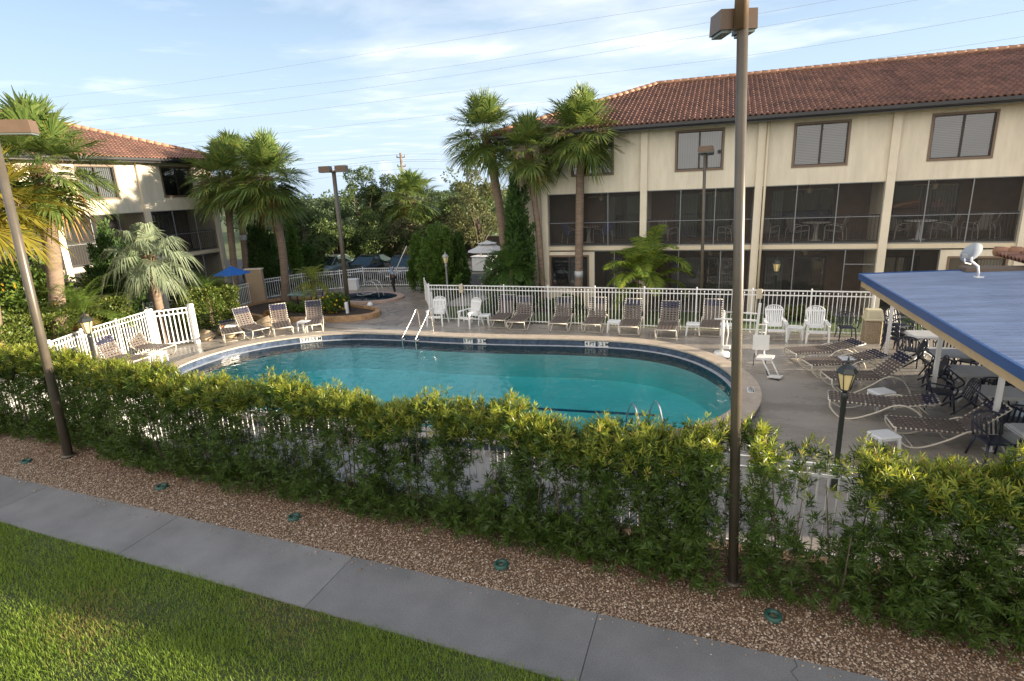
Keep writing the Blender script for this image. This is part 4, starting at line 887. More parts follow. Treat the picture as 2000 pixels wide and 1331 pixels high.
for x, y, z, rot, lab in ((5.25,19.25,0,(0,0,0.6),'lowest dark chair of the stack beyond the canopy post'),(5.25,19.25,0.14,(0,0,0.6),'second dark chair of the stack beyond the canopy post'),(5.25,19.25,0.28,(0,0,0.6),'third dark chair of the stack beyond the canopy post'),(5.25,19.25,0.42,(0,0,0.6),'topmost dark chair of the stack beyond the canopy post'),
        (5.75,19.35,0,(0,0,0.2),'dark chair behind the farthest white table'),(6.1,18.1,0,(0,0,2.9),'dark chair in front of the farthest white table'),
        (4.98,16.75,0.17,(0.62,0,1.45),'dark chair tipped against the second white table'),(6.35,17.2,0,(0,0,-0.6),'dark chair upright behind the second white table'),(6.4,16.2,0,(0,0,-1.4),'dark chair on the far side between second and third tables'),
        (4.98,15.25,0.17,(0.62,0,1.45),'dark chair tipped against the third white table'),(5.9,14.75,0,(0,0,2.95),'dark chair standing between the third and fourth tables'),(6.35,15.5,0,(0,0,-1.3),'dark chair on the far side of the third table'),
        (6.25,13.75,0,(0,0,-1.2),'dark chair on the far side of the fourth table'),(5.7,13.05,0,(0,0,3.0),'dark chair in front of the fourth table'),(4.95,14.55,0.0,(0,0,1.4),'dark chair on the near side of the fourth table'),(5.0,11.95,0,(0,0,0.2),'dark chair beside the nearest table by the right post'),(4.98,13.55,0.17,(0.62,0,1.6),'dark chair tipped against the fourth white table'),(5.3,18.05,0,(0,0,2.6),'dark chair just beyond the first canopy post'),(5.35,16.05,0,(0,0,3.0),'dark chair between the second and third tables on the pool side'),(6.9,14.3,0,(0,0,-1.0),'dark chair against the clubhouse wall beyond the fourth table'),(6.9,16.6,0,(0,0,-1.6),'dark chair against the clubhouse wall beyond the second table'),(6.7,12.6,0,(0,0,-2.2),'dark chair against the clubhouse wall near the right edge'),(6.1,11.6,0,(0,0,-1.5),'dark chair at the far right edge by the nearest table')):
    dup(C0, (x,y,z), label=lab, group=GN, rot=rot)
def make_resin_table(label, loc, rz):
    t = thing('patio_table', label, 'table', loc, rz, 'white plastic tables under the canopy')
    tg = mat('grey_white_plastic', (0.46,0.47,0.48), 0.45, var=0.06, scale=4); b = MB(); b.rbox(-0.42,0.42,-0.42,0.42,0.70,0.735,0.06); b.box(-0.36,0.36,-0.36,0.36,0.67,0.702); b.build('table_top', tg, t)
    b = MB(); b.lathe([(0.10,0.08),(0.075,0.2),(0.07,0.55),(0.12,0.67)], 10); b.build('pedestal', white_pl, t)
    for k in range(4):
        q = PI/4+k*PI/2; c, s = math.cos(q), math.sin(q); b = MB(); b.tube(arc([(0.06*c,0.06*s,0.16),(0.2*c,0.2*s,0.13),(0.34*c,0.34*s,0.03),(0.38*c,0.38*s,0.02)], 3), [0.035]*3+[0.03]*3+[0.024]*4, 6); b.build('leg', white_pl, t)
    return t
R0 = make_resin_table('white plastic table farthest back under the canopy near the fence', (5.75,18.75,0), 0.1)
for x, y, rz, lab in ((5.75,16.9,0.05,'white plastic table second from the back under the canopy'),(5.75,15.35,0.0,'white plastic table with splayed feet in the middle under the canopy'),(5.75,13.9,0.0,'white plastic table near the right edge with rounded corner toward the pool'),(5.6,11.75,0.1,'white plastic table closest to the camera, cut by the right picture edge')):
    dup(R0, (x,y,0), rz, lab)
# rubbish bin
tb = thing('trash_bin', 'square pebble finish rubbish bin with beige lid by the back fence', 'rubbish bin', (4.82,20.35,0), 0.0)
b = MB(); b.rbox(-0.24,0.24,-0.24,0.24,0,0.74,0.03); b.build('body', mat('pebble_body', (0.30,0.235,0.16), 0.8, var=0.5, scale=45, bump=0.6, bscale=60, detail=2), tb)
beige = mat('beige_plastic', (0.55,0.49,0.33), 0.45)
b = MB(); b.rbox(-0.27,0.27,-0.27,0.27,0.742,0.80,0.02); b.add([(-.25,-.25,.8),(.25,-.25,.8),(.25,.25,.8),(-.25,.25,.8),(-.21,-.14,1.07),(.21,-.14,1.07),(.21,.17,1.07),(-.21,.17,1.07)], [(4,5,6,7),(1,2,6,5),(2,3,7,6),(3,0,4,7),(0,1,5,4)]); lid = b.build('lid', beige, tb)
b = MB(); b.add([(-.17,-.245,.83),(.17,-.245,.83),(.15,-.163,1.03),(-.15,-.163,1.03)], [(0,1,2,3)]); b.build('flap', mat('beige_flap', (0.47,0.42,0.28), 0.5), lid)

# pool lift
lf = thing('pool_lift', 'white pool lift with a hanging seat and footrest on the right deck', 'pool lift', (0.32,17.75,0), 0.0)
wl_ = mat('lift_white', (0.74,0.73,0.70), 0.35)
b = MB(); b.lathe([(0.20,0),(0.235,0.03),(0.235,0.14),(0.20,0.18),(0.08,0.185)], 20); b.build('base', wl_, lf)
b = MB(); b.tube([(0,0,0.18),(0,0.0,1.42)], 0.045, 10); b.cyl((0,0,1.42),(0,0,1.47),0.05,0.02,10); b.build('mast', wl_, lf)
q = Vector((0.95,-1.15,0))
b = MB(); b.tube([(-0.25,0.05,1.18),(0.02,0,1.2),q*0.9+Vector((0,0,1.42))], 0.032, 8); b.tube([(0,0,1.42), q*0.9+Vector((0,0,1.62))], 0.022, 8); b.build('arm', wl_, lf)
b = MB(); b.tube([(0.12,0.06,0.35),(0.16,0.08,0.75),(0.1,0.02,1.15)], 0.02, 8); b.rbox(0.02,0.24,-0.05,0.12,0.28,0.38,0.02); b.build('actuator', wl_, lf)
b = MB(); e = q*0.92; b.obox(e+Vector((0,0,1.30)), (0.035,0,0), (0,0.03,0), (0.03,0,0.62)); b.tube([e+Vector((0.05,0,1.32)),e+Vector((0.22,0,1.32)),e+Vector((0.22,0,0.9))], 0.018, 6); b.tube([e+Vector((0.05,0,1.1)),e+Vector((0.22,0,1.1))], 0.018, 6); b.build('hanger', wl_, lf)
sc_ = e+Vector((0.12,-0.06,0))
b = MB(); b.obox(sc_+Vector((0,0.02,0.82)), (0.21,0.03,0), (0.004,-0.03,0.01), (0.0,0.03,0.21)); b.build('backrest', wl_, lf)
b = MB(); 
for s in (-0.11,0.10): b.tube(arc([sc_+Vector((s,0.03,0.66)),sc_+Vector((s,0.0,0.50)),sc_+Vector((s+0.04,-0.08,0.44)),sc_+Vector((s+0.1,-0.3,0.43))], 4), 0.02, 6)
b.build('seat_frame', wl_, lf)
b = MB(); b.obox(sc_+Vector((0.12,-0.18,0.45)), (0.20,-0.02,0), (0.06,0.22,0), (0,0,0.02)); b.build('seat', wl_, lf)
b = MB()
for s in (-0.08,0.14): b.tube([sc_+Vector((s+0.12,-0.38,0.44)),sc_+Vector((s+0.30,-0.62,0.10))], 0.022, 6)
b.obox(sc_+Vector((0.36,-0.68,0.075)), (0.16,-0.01,0), (0.05,0.10,0), (0,0,0.015)); b.build('footrest', wl_, lf)
b = MB(); b.tube(arc([sc_+Vector((0.12,-0.3,0.43)),sc_+Vector((0.14,-0.42,0.2)),sc_+Vector((0.22,-0.6,0.02)),sc_+Vector((0.45,-0.8,0.012))], 4), 0.014, 6); b.tube([sc_+Vector((-0.15,0,0.5)),sc_+Vector((-0.17,-0.1,0.16))], 0.012, 6); b.build('strap', navy, lf)

# balcony furniture, one set copied
tube_m = mat('balcony_tube', (0.45,0.42,0.37), 0.4); bl_strap = mat('blue_sling', (0.10,0.13,0.30), 0.7, var=0.5, scale=14); gr_strap = mat('grey_sling', (0.30,0.28,0.25), 0.7)
def make_balcony_chair(label, loc, rz, sm, group):
    t = thing('balcony_chair', label, 'chair', loc, rz, group)
    for s in (-0.26,0.26): b = MB(); b.tube(arc([(s,-0.30,0.01),(s,-0.30,0.42),(s,-0.26,0.62),(s,0.10,0.62),(s,0.30,0.5),(s,0.36,0.01)], 4), 0.014, 6); b.build('leg', tube_m, t)
    b = MB(); b.obox((0,-0.03,0.40), (0.25,0,0), (0,0.24,-0.03), (0,0,0.008)); b.build('seat', sm, t)
    b = MB(); b.obox((0,0.30,0.68), (0.25,0,0), (0,0.008,0), (0,0.09,0.27)); b.tube([(-.25,.22,.42),(-.25,.41,.97),(.25,.41,.97),(.25,.22,.42)], 0.013, 6); b.build('backrest', sm, t)
    return t
GC = 'chairs on the screened balconies'
B0 = make_balcony_chair('blue patterned chair on the leftmost second floor balcony', (-6.05,25.0,Z2), 2.3, bl_strap, GC)
dup(B0, (-4.7,25.1,Z2), -2.2, 'blue patterned chair right of the table on the leftmost balcony')
B1 = make_balcony_chair('light framed chair on the balcony behind the areca palm', (-1.9,24.9,Z2), 2.5, gr_strap, GC)
for x, y, rz, lab in ((0.45,24.9,-2.2,'light framed chair at the right of the second balcony'),(1.95,24.9,2.5,'light framed chair at the left corner of the third balcony'),(3.0,25.0,2.0,'light framed chair left of the table on the third balcony'),(4.3,25.0,-2.0,'light framed chair right of the table on the third balcony'),(6.3,25.0,2.2,'light framed chair left of the white pedestal table'),(7.8,25.0,-2.2,'light framed chair right of the white pedestal table'),(8.7,24.9,-2.6,'light framed chair by the right end of the last balcony'),(9.1,25.1,-2.2,'light framed chair in the right corner of the last balcony')):
    dup(B1, (x,y,Z2), rz, lab, GC)
def make_round_table(label, loc, m, group='tables on the screened balconies'):
    t = thing('balcony_table', label, 'table', loc, 0, group)
    b = MB(); b.lathe([(0.50,0.70),(0.52,0.715),(0.50,0.73)], 20); b.build('table_top', m, t)
    b = MB(); b.lathe([(0.26,0.0),(0.27,0.03),(0.10,0.07),(0.07,0.4),(0.12,0.69)], 12); b.build('pedestal', m, t); return t
Q0 = make_round_table('white pedestal table on the rightmost balcony', (7.05,25.05,Z2), white_pl)
make_round_table('tube framed round table on the third balcony', (3.65,25.15,Z2), tube_m)
make_round_table('round table in the dark of the leftmost balcony', (-5.35,25.3,Z2), tube_m)
# ceiling fans
fan_m = mat('fan_beige', (0.42,0.36,0.26), 0.5)
def make_fan(label, loc, rz):
    t = thing('ceiling_fan', label, 'ceiling fan', loc, rz, 'ceiling fans in the balconies')
    b = MB(); b.cyl((0,0,-0.02),(0,0,-0.16),0.02,None,8); b.lathe([(0.03,-0.16),(0.11,-0.18),(0.12,-0.24),(0.07,-0.28),(0.09,-0.31),(0.06,-0.37),(0.01,-0.38)][::-1], 12); b.build('motor', fan_m, t)
    for k in range(5):
        q = 2*PI*k/5; c, s = math.cos(q), math.sin(q); b = MB(); b.obox((0.40*c,0.40*s,-0.22), (0.26*c,0.26*s,0), (-0.06*s,0.06*c,0.012), (0,0,0.005)); b.build('blade', fan_m, t)
    return t
F0 = make_fan('ceiling fan above the leftmost balcony', (-4.75,25.1,ZT+0.02), 0.2)
for x, z, rz, lab in ((-0.1,ZT+.02,.5,'ceiling fan above the second balcony'),(3.3,ZT+.02,.1,'ceiling fan above the third balcony'),(7.35,ZT+.02,.7,'ceiling fan above the rightmost balcony'),(3.35,2.57,.3,'ceiling fan on the ground floor behind the small lantern'),(-0.2,2.57,.3,'ceiling fan on the ground floor behind the areca palm')):
    dup(F0, (x,25.1,z), rz, lab)
# ================================================================== PERSON
def skinmesh(nodes, edges, m, root=0, sub=2):
    me = bpy.data.meshes.new('tmp'); me.from_pydata([n[0] for n in nodes], edges, []); o = bpy.data.objects.new('tmp', me); COL.objects.link(o)
    md = o.modifiers.new('s', 'SKIN'); md.branch_smoothing = 0.6; md.use_smooth_shade = True; s2 = o.modifiers.new('u', 'SUBSURF'); s2.levels = s2.render_levels = sub
    lay = me.skin_vertices[0].data
    for i, n in enumerate(nodes): r = n[1]; lay[i].radius = r if isinstance(r, tuple) else (r, r); lay[i].use_root = (i == root)
    bpy.context.view_layer.update(); me2 = bpy.data.meshes.new_from_object(o.evaluated_get(bpy.context.evaluated_depsgraph_get()))
    bpy.data.objects.remove(o); me2.materials.clear(); me2.materials.append(m); return me2
pbase = G(771, 573.5); prz = -0.95
pr = thing('person', 'person in light blue shirt and dark trousers holding a long pole over the spa', 'person', (pbase.x, pbase.y, 0), prz)
pl_lo = G(757, 565, -0.05); pl_hi = AD(794, 481, math.hypot(pbase.x, pbase.y)-0.15)
Mi = Matrix.Rotation(-prz, 4, 'Z')
def loc_(p): return Mi @ (Vector(p)-Vector((pbase.x, pbase.y, 0)))
lo, hi = loc_(pl_lo), loc_(pl_hi); h1 = lo+(hi-lo)*0.38; h2 = lo+(hi-lo)*0.54
skin_m = mat('brown_skin', (0.12,0.06,0.035), 0.55); shirt_m = mat('blue_shirt', (0.36,0.48,0.68), 0.85, var=0.1, scale=6); trou_m = mat('dark_trousers', (0.012,0.013,0.02), 0.85); hair_m = mat('black_hair', (0.008,0.007,0.006), 0.7)
sh = {1: Vector((0.19,-0.10,1.40)), -1: Vector((-0.19,-0.10,1.40))}
hand = {1: h1, -1: h2} if (h1-sh[1]).length+(h2-sh[-1]).length < (h2-sh[1]).length+(h1-sh[-1]).length else {1: h2, -1: h1}
def elbow(s):
    a, c = sh[s], hand[s]; dist = (c-a).length
    if dist > 0.56: hand[s] = c = a+(c-a).normalized()*0.56; dist = 0.56
    mid = (a+c)/2; hgt_ = math.sqrt(max(0.0025, 0.29**2-(dist/2)**2)); return mid+Vector((s*0.5,0.1,-0.85)).normalized()*hgt_
nodes = [((0,0,0.95),(0.15,0.10)), ((0,-0.03,1.14),(0.13,0.09)), ((0,-0.07,1.34),(0.155,0.10)), ((0,-0.11,1.47),(0.055,0.055)), ((0,-0.13,1.53),(0.052,0.055)), ((0,-0.16,1.60),(0.072,0.088)), ((0,-0.165,1.70),(0.065,0.08))]
edges = [(0,1),(1,2),(2,3),(3,4),(4,5),(5,6)]
for s in (1,-1):
    k = len(nodes); e = elbow(s); nodes += [(tuple(sh[s]),0.062),(tuple(e),0.043),(tuple(hand[s]),0.03)]; edges += [(2,k),(k,k+1),(k+1,k+2)]
    k = len(nodes); nodes += [((s*0.10,0.0,0.86),0.088),((s*0.11,-0.04,0.48),0.058),((s*0.115,0.02,0.09),0.038),((s*0.13,-0.13,0.035),(0.04,0.03))]; edges += [(0,k),(k,k+1),(k+1,k+2),(k+2,k+3)]
body = skinmesh(nodes, edges, skin_m)
ob = MB(); ob.add([tuple(v.co) for v in body.vertices], [tuple(p.vertices) for p in body.polygons], 0, True)
pd = (hi-lo).normalized()
for s in (1,-1):            # five fingers closed round the pole
    c = hand[s]; side = pd.cross(Vector((0,0,1))).normalized(); fw = side.cross(pd)
    for j, (off, ln) in enumerate(((-0.033,0.9),(-0.012,1.0),(0.010,1.0),(0.030,0.85))):
        o_ = c+pd*off; ob.tube([o_+side*0.03, o_+side*0.034+fw*0.03*ln, o_+fw*0.045*ln, o_-side*0.025+fw*0.03*ln], [0.010,0.0095,0.009,0.007], 6)
    ob.tube([c-pd*0.04-side*0.01, c-pd*0.045-side*0.03+fw*0.01, c-pd*0.02-side*0.035+fw*0.03], [0.012,0.011,0.008], 6)
fcen = Vector((0,-0.165,1.64))
ob.add([fcen+Vector(v) for v in ((-.012,-.078,.0),(.012,-.078,.0),(0,-.075,.035),(0,-.104,-.004))], [(0,1,3),(1,2,3),(2,0,3),(0,2,1)])     # nose
for s in (1,-1): ob.lathe([(0.002,-0.03),(0.014,-0.015),(0.016,0.01),(0.004,0.03)], 6, (s*0.073, fcen.y+0.005, fcen.z))                # ears
ob.build('body', skin_m, pr)
face = MB()
for s in (1,-1): face.lathe([(0.001,-0.008),(0.010,0),(0.001,0.008)], 6, (s*0.028, fcen.y-0.079, fcen.z+0.012))
face.obox(fcen+Vector((0,-0.080,-0.036)), (0.022,0,0), (0,0.003,0), (0,0,0.004)); face.build('face', hair_m, pr)
hm = MB(); prof = [(0.088*math.cos(a), 0.098*math.sin(a)) for a in [math.radians(d) for d in (-5,15,35,55,72,88)]]; hm.lathe(prof, 14, (0, -0.150, 1.675), smooth=True); hm.build('hair', hair_m, pr)
sn = [((0,-0.01,0.98),(0.165,0.115)), ((0,-0.03,1.15),(0.15,0.11)), ((0,-0.07,1.34),(0.172,0.118)), ((0,-0.10,1.44),(0.085,0.08))]; se = [(0,1),(1,2),(2,3)]
for s in (1,-1): k = len(sn); e = elbow(s); sn += [(tuple(sh[s]),0.082),(tuple(sh[s].lerp(e,0.85)),0.066)]; se += [(2,k),(k,k+1)]
mo = bpy.data.objects.new('shirt', skinmesh(sn, se, shirt_m)); COL.objects.link(mo); mo.parent = pr
tn = [((0,0,0.96),(0.158,0.112))]; te = []
for s in (1,-1): k = len(tn); tn += [((s*0.10,0.0,0.84),0.104),((s*0.11,-0.04,0.48),0.076),((s*0.115,0.02,0.10),0.062)]; te += [(0,k),(k,k+1),(k+1,k+2)]
mo = bpy.data.objects.new('trousers', skinmesh(tn, te, trou_m)); COL.objects.link(mo); mo.parent = pr
b = MB()
for s in (1,-1): b.rbox(s*0.125-0.05, s*0.125+0.05, -0.19, 0.08, 0.0, 0.075, 0.025)
b.build('shoe', mat('shoe_brown', (0.16,0.08,0.05), 0.6), pr)
pp = thing('cleaning_pole', 'long white cleaning pole slanting up from the spa in the hands of the person', 'pole', pl_lo)
b = MB(); b.tube([(0,0,0), pl_hi-pl_lo], 0.022, 8); b.build('shaft', white_p, pp)
b = MB(); b.obox((0,0,-0.03), (0.16,0.03,0), (0,0.04,0), (0,0,0.03)); b.build('brush_head', mat('brush_blue', (0.05,0.12,0.3), 0.6), pp)

# ================================================================== CARS
rubber = mat('tyre_rubber', (0.02,0.02,0.02), 0.85); rim_m = mat('wheel_rim', (0.45,0.46,0.48), 0.3, metal=0.8); cglass = mat('car_glass', (0.03,0.045,0.05), 0.06, spec=0.9)
lampm = mat('headlamp', (0.7,0.72,0.75), 0.15); plast = mat('black_plastic', (0.02,0.02,0.022), 0.5)
def make_car(label, loc, rz, col, name='car'):
    paint = mat('paint_%02d%02d%02d' % tuple(int(c*99) for c in col), col, 0.22, metal=0.35, spec=0.6); t = thing('parked_car', label, 'car', loc, rz, 'cars parked beyond the spa fence')
    # front of the car points to -y
    st = [(-2.25,0.70,0.32,0.52,0.60),(-2.18,0.80,0.22,0.58,0.68),(-1.75,0.88,0.2,0.66,0.80),(-1.0,0.90,0.2,0.70,0.90),(0.0,0.91,0.2,0.72,0.93),(1.2,0.90,0.2,0.74,0.96),(1.85,0.87,0.24,0.76,0.98),(2.18,0.78,0.30,0.72,0.94),(2.24,0.70,0.40,0.66,0.80)]
    b = MB(); vs = []; fs = []; n = 9
    for y, w, zl, zm, zs in st: vs += [(-w*0.9,y,zl),(-w,y,(zl+zm)/2),(-w*0.99,y,zm),(-w*0.92,y,zs-0.03),(0,y,zs+0.03),(w*0.92,y,zs-0.03),(w*0.99,y,zm),(w,y,(zl+zm)/2),(w*0.9,y,zl)]
    for i in range(len(st)-1):
        for a in range(n): c = (a+1) % n; fs.append((i*n+a, (i+1)*n+a, (i+1)*n+c, i*n+c))
    fs.append(tuple(range(n))); fs.append(tuple(range((len(st)-1)*n+n-1, (len(st)-1)*n-1, -1))); b.add(vs, fs, 0, True)
    b.build('body', paint, t)
    gh = [(-1.05,0.80,0.90,0.91),(-0.25,0.80,0.64,1.36),(0.25,0.80,0.66,1.42),(0.85,0.80,0.64,1.39),(1.65,0.80,0.72,0.99)]
    b = MB(); vs = []; fs = []
    for y, wb, wr, zr in gh: vs += [(-wb,y,0.90),(-wr if zr > 1 else -wb,y,zr-0.03),(wr if zr > 1 else wb,y,zr-0.03),(wb,y,0.90)]
    for i in range(4):
        for a in range(3): fs.append((i*4+a, i*4+a+1, (i+1)*4+a+1, (i+1)*4+a))
    b.add(vs, fs); b.build('window', cglass, t)
    b = MB(); b.add([(-.62,-.22,1.345),(.62,-.22,1.345),(.67,.25,1.41),(.65,.85,1.38),(-.65,.85,1.38),(-.67,.25,1.41),(0,-.2,1.37),(0,.25,1.445),(0,.85,1.41)], [(0,6,7,5),(6,1,2,7),(5,7,8,4),(7,2,3,8)], 0, True)
    for s in (1,-1):
        b.tube([(s*.80,-1.05,0.91),(s*.645,-.25,1.355),(s*.67,.25,1.41),(s*.65,.85,1.38),(s*.75,1.62,0.98)], 0.028, 6); b.tube([(s*.80,.25,0.92),(s*.665,.25,1.40)], 0.03, 6)
    b.build('roof', paint, t)
    for s in (1,-1):
        for y in (-1.38,1.35):
            b = MB(); b.cyl((s*0.70,y,0.32),(s*0.915,y,0.32),0.32,None,18,smooth=False); w = b.build('wheel', rubber, t); b = MB(); b.cyl((s*0.90,y,0.32),(s*0.925,y,0.32),0.20,None,12,smooth=False); b.build('rim', rim_m, w)
        b = MB(); b.add([(s*.50,-2.235,.58),(s*.78,-2.10,.60),(s*.80,-1.98,.72),(s*.52,-2.17,.69)], [(0,1,2,3) if s > 0 else (3,2,1,0)]); b.build('headlight', lampm, t)
        b = MB(); b.rbox(s*.98-.09, s*.98+.09, -.78, -.66, .93, 1.05, .03); b.build('mirror', paint, t)
    b = MB(); b.box(-.42,.42,-2.275,-2.24,.36,.50); b.build('grille', plast, t); b = MB(); b.box(-.16,.16,-2.29,-2.276,.40,.48); b.build('number_plate', mat('plate_white', (0.6,0.6,0.6), 0.5), t)
    return t
for lab, x, y, rz, col in (('dark grey car parked behind the person with the pole',-18.75,32.0,0.05,(0.07,0.085,0.10)),('black car parked next to the grey one, left of the light pole',-21.6,32.3,0.0,(0.02,0.022,0.025)),('greenish silver car parked behind the small feathery palm',-24.5,32.2,0.03,(0.22,0.27,0.27)),
                        ('white car parked by the left building, behind the palm trunk',-25.8,28.6,0.6,(0.55,0.56,0.58)),('black car parked close to the corner of the left building',-28.9,30.6,0.6,(0.015,0.016,0.02))):
    make_car(lab, (x,y,-0.03), rz, col)

# ================================================================== UMBRELLAS AND SMALL THINGS
def umbrella(label, loc, r, ze, za, m, tiers=1):
    t = thing('patio_umbrella', label, 'umbrella', loc)
    b = MB(); b.cyl((0,0,0),(0,0,za),0.022,None,8); b.lathe([(0.25,0),(0.25,0.05),(0.05,0.10)], 12); b.build('pole', white_p, t)
    def tier(r0, z0, r1, z1):
        mb = MB(); n = 8; vs = []
        for rr, z in ((r1,z1),((r0+r1)/2,(z0+z1)/2-0.03),(r0,z0)):
            for a in range(16):
                q = 2*PI*a/16; f = 1.0 if a % 2 == 0 else 0.955; vs.append((rr*f*math.cos(q), rr*f*math.sin(q), z-(0 if a % 2 == 0 else 0.02)))
        fs = [(i*16+a, i*16+(a+1) % 16, (i+1)*16+(a+1) % 16, (i+1)*16+a) for i in range(2) for a in range(16)]; mb.add(vs, fs, 0, False); mb.build('canopy', m, t)
    if tiers == 2: tier(r, ze, 0.30, za-0.14); tier(r*0.48, za-0.16, 0.02, za)
    else: tier(r, ze, 0.02, za)
up_ = AD(952, 480, 34); umbrella('two tier pale grey umbrella rising above the shrubs beyond the fence', (up_.x, up_.y, 0), 1.25, 1.72, 2.32, mat('umbrella_grey', (0.55,0.55,0.56), 0.8), 2)
wp = AD(945, 505, 38); bx = thing('serving_counter', 'white panelled counter under the pale grey umbrella', 'counter', (wp.x, wp.y, 0), -0.2)
b = MB(); b.rbox(-0.75,0.75,-0.35,0.35,0.0,0.92,0.02); b.box(-0.02,0.02,-0.358,-0.35,0.05,0.88); b.build('body', white_pl, bx); b = MB(); b.rbox(-0.82,0.82,-0.42,0.42,0.92,0.97,0.02); b.build('worktop', white_pl, bx)
bp_ = AD(452, 530, 30.5); umbrella('bright blue umbrella half hidden behind the clipped bush at the left', (bp_.x, bp_.y, 0), 0.85, bp_.z-0.12, bp_.z+0.25, mat('umbrella_blue', (0.01,0.11,0.42), 0.7))
wp = AD(494, 520, 32.5); w_ = thing('stucco_wall', 'short tan stucco wall beside the blue umbrella', 'wall', (wp.x, wp.y, 0), 0.35)
b = MB(); b.box(-0.42,0.42,-0.12,0.12,0,1.75); b.build('wall_face', mat('tan_stucco', (0.36,0.27,0.18), 0.85, var=0.08, scale=3, bump=0.3), w_); b = MB(); b.box(-0.46,0.46,-0.16,0.16,1.75,1.81); b.build('cap', stucco2, w_)
bt = thing('patio_table', 'blue grey table at the edge of the planter by the leaning palm', 'table', (-19.15,22.5,0)); teal = mat('teal_top', (0.16,0.25,0.28), 0.35)
b = MB(); b.rbox(-.55,.55,-.38,.38,.70,.735,.08); b.build('table_top', teal, bt)
for sx in (-.42,.42):
    for sy in (-.26,.26): b = MB(); b.cyl((sx,sy,0),(sx,sy,.70),.03,None,8); b.build('leg', plast, bt)
dup(C0, (-18.35,22.75,0), -1.0, 'blue plastic chair at the blue grey table by the leaning palm', 'chairs at the blue grey table'); 
sg = thing('equipment_box', 'white plastic pump housing standing by the spa fence behind the light pole', 'box', (-19.6,27.5,0), 0.3)
b = MB(); b.rbox(-.3,.3,-.25,.25,0,.55,.03); b.build('body', white_pl, sg); b = MB(); b.rbox(-.33,.33,-.28,.28,.55,.62,.02); b.build('lid', white_pl, sg)
hs = G(723, 598); h_ = thing('spa_skimmer', 'small white cleaning float with a dark hose on the stone floor by the spa', 'pool cleaner', (hs.x, hs.y, 0))
b = MB(); b.lathe([(0.12,0),(0.16,0.05),(0.12,0.14),(0.05,0.20)], 10); b.build('float', white_pl, h_); b = MB(); b.tube(arc([(0.1,0,0.05),(-0.3,-0.3,0.02),(-0.8,-0.35,0.02),(-1.2,-0.7,0.02)], 5), 0.02, 6); b.build('hose', plast, h_)
pst = thing('sign_post', 'short white post at the foot of the slim light pole in the planter', 'post', (-15.6,21.25,0)); b = MB(); b.box(-.05,.05,-.05,.05,0,.62); b.build('shaft', white_p, pst); b = MB(); b.box(-.07,.07,-.065,-.05,.30,.60); b.build('plate', white_pl, pst)
# well lights set in the gravel
for i, (x, y, lab) in enumerate(((-2.73,6.61,'green round well light in the gravel in the middle of the bed'),(0.89,6.61,'green round well light in the gravel right of the nearest pole'),(-6.6,6.82,'green round well light in the gravel left of the hedge middle'),(-9.89,7.0,'green round well light in the gravel near the left pole'),(-13.94,7.05,'green round well light in the gravel at the far left'))):
    t = thing('well_light', lab, 'ground light', (x,y,-0.03), 0.3*i, 'green well lights in the gravel'); b = MB(); n = 16; vs = []
    for r_, z in ((.105,0.0),(.105,.055),(.09,.065),(.062,.06),(.055,.03)):
        for a in range(n): vs.append((r_*math.cos(2*PI*a/n), r_*math.sin(2*PI*a/n), z))
    b.add(vs, [(k*n+a, k*n+(a+1) % n, (k+1)*n+(a+1) % n, (k+1)*n+a) for k in range(4) for a in range(n)], 0, True); b.build('ring', mat('well_green', (0.02,0.075,0.06), 0.5), t)
    b = MB(); b.lathe([(.056,0.02),(.045,.034),(.002,.038)], 12); b.build('lens', mat('well_lens', (0.12,0.14,0.11), 0.15), t)
# planter edging and rocks
rockm = mat('lime_rock', (0.38,0.29,0.19), 0.85, var=0.3, scale=3, bump=0.8, bscale=10)
def rock(mb, c, r, sq=0.6, seed=0):
    rr = random.Random(seed); n, k = 9, 6; vs = []; ph = [rr.uniform(0, 6.28) for _ in range(6)]
    for i in range(k+1):
        th = PI*i/k
        for a in range(n):
            q = 2*PI*a/n; d = 1+0.16*math.sin(2*q+ph[0]+th)+0.13*math.sin(3*q+ph[1])*math.sin(2*th+ph[2])+0.1*math.sin(5*q+ph[3]+3*th)
            vs.append((c[0]+r*d*math.sin(th)*math.cos(q), c[1]+r*d*math.sin(th)*math.sin(q)*0.85, c[2]+r*sq*d*math.cos(th)))
    mb.add(vs, [(i*n+a, (i+1)*n+a, (i+1)*n+(a+1) % n, i*n+(a+1) % n) for i in range(k) for a in range(n)], 0, True)
for i, (x, y, r_, lab) in enumerate(((-18.9,16.5,0.42,'tan boulder by the gate at the pool curve'),(-18.1,16.9,0.36,'smaller tan boulder beside the low lounger'),(-18.6,17.4,0.5,'tan boulder against the clipped bush'),(-17.6,18.6,0.55,'grey brown boulder behind the leftmost pool curve lounger'))):
    t = thing('boulder', lab, 'rock', (x,y,0), 0, 'boulders at the pool curve'); b = MB(); rock(b, (0,0,r_*0.3), r_, 0.55, i+3); b.build('stone', rockm, t)
plp = [(-18.0,19.72),(-16.6,19.95),(-15.3,20.25),(-14.4,20.75),(-14.25,21.4),(-14.8,22.1),(-16.2,22.6),(-18.2,23.6),(-20.2,23.9),(-21.6,23.2),(-21.8,21.5),(-20.2,20.2)]
plc = catmull(plp, 4)
sheet('planter_soil', plc, [], 0.10, mat('mulch', (0.045,0.03,0.02), 0.95, var=0.5, scale=18, bump=0.8, bscale=40))
b = MB(); ring(b, offset(plc, 0.22), 0.0, offset(plc, 0.20), 0.20, 0); ring(b, offset(plc, 0.20), 0.20, offset(plc,-0.02), 0.22, 0); ring(b, offset(plc,-0.02), 0.22, offset(plc,-0.02), 0.05, 0)
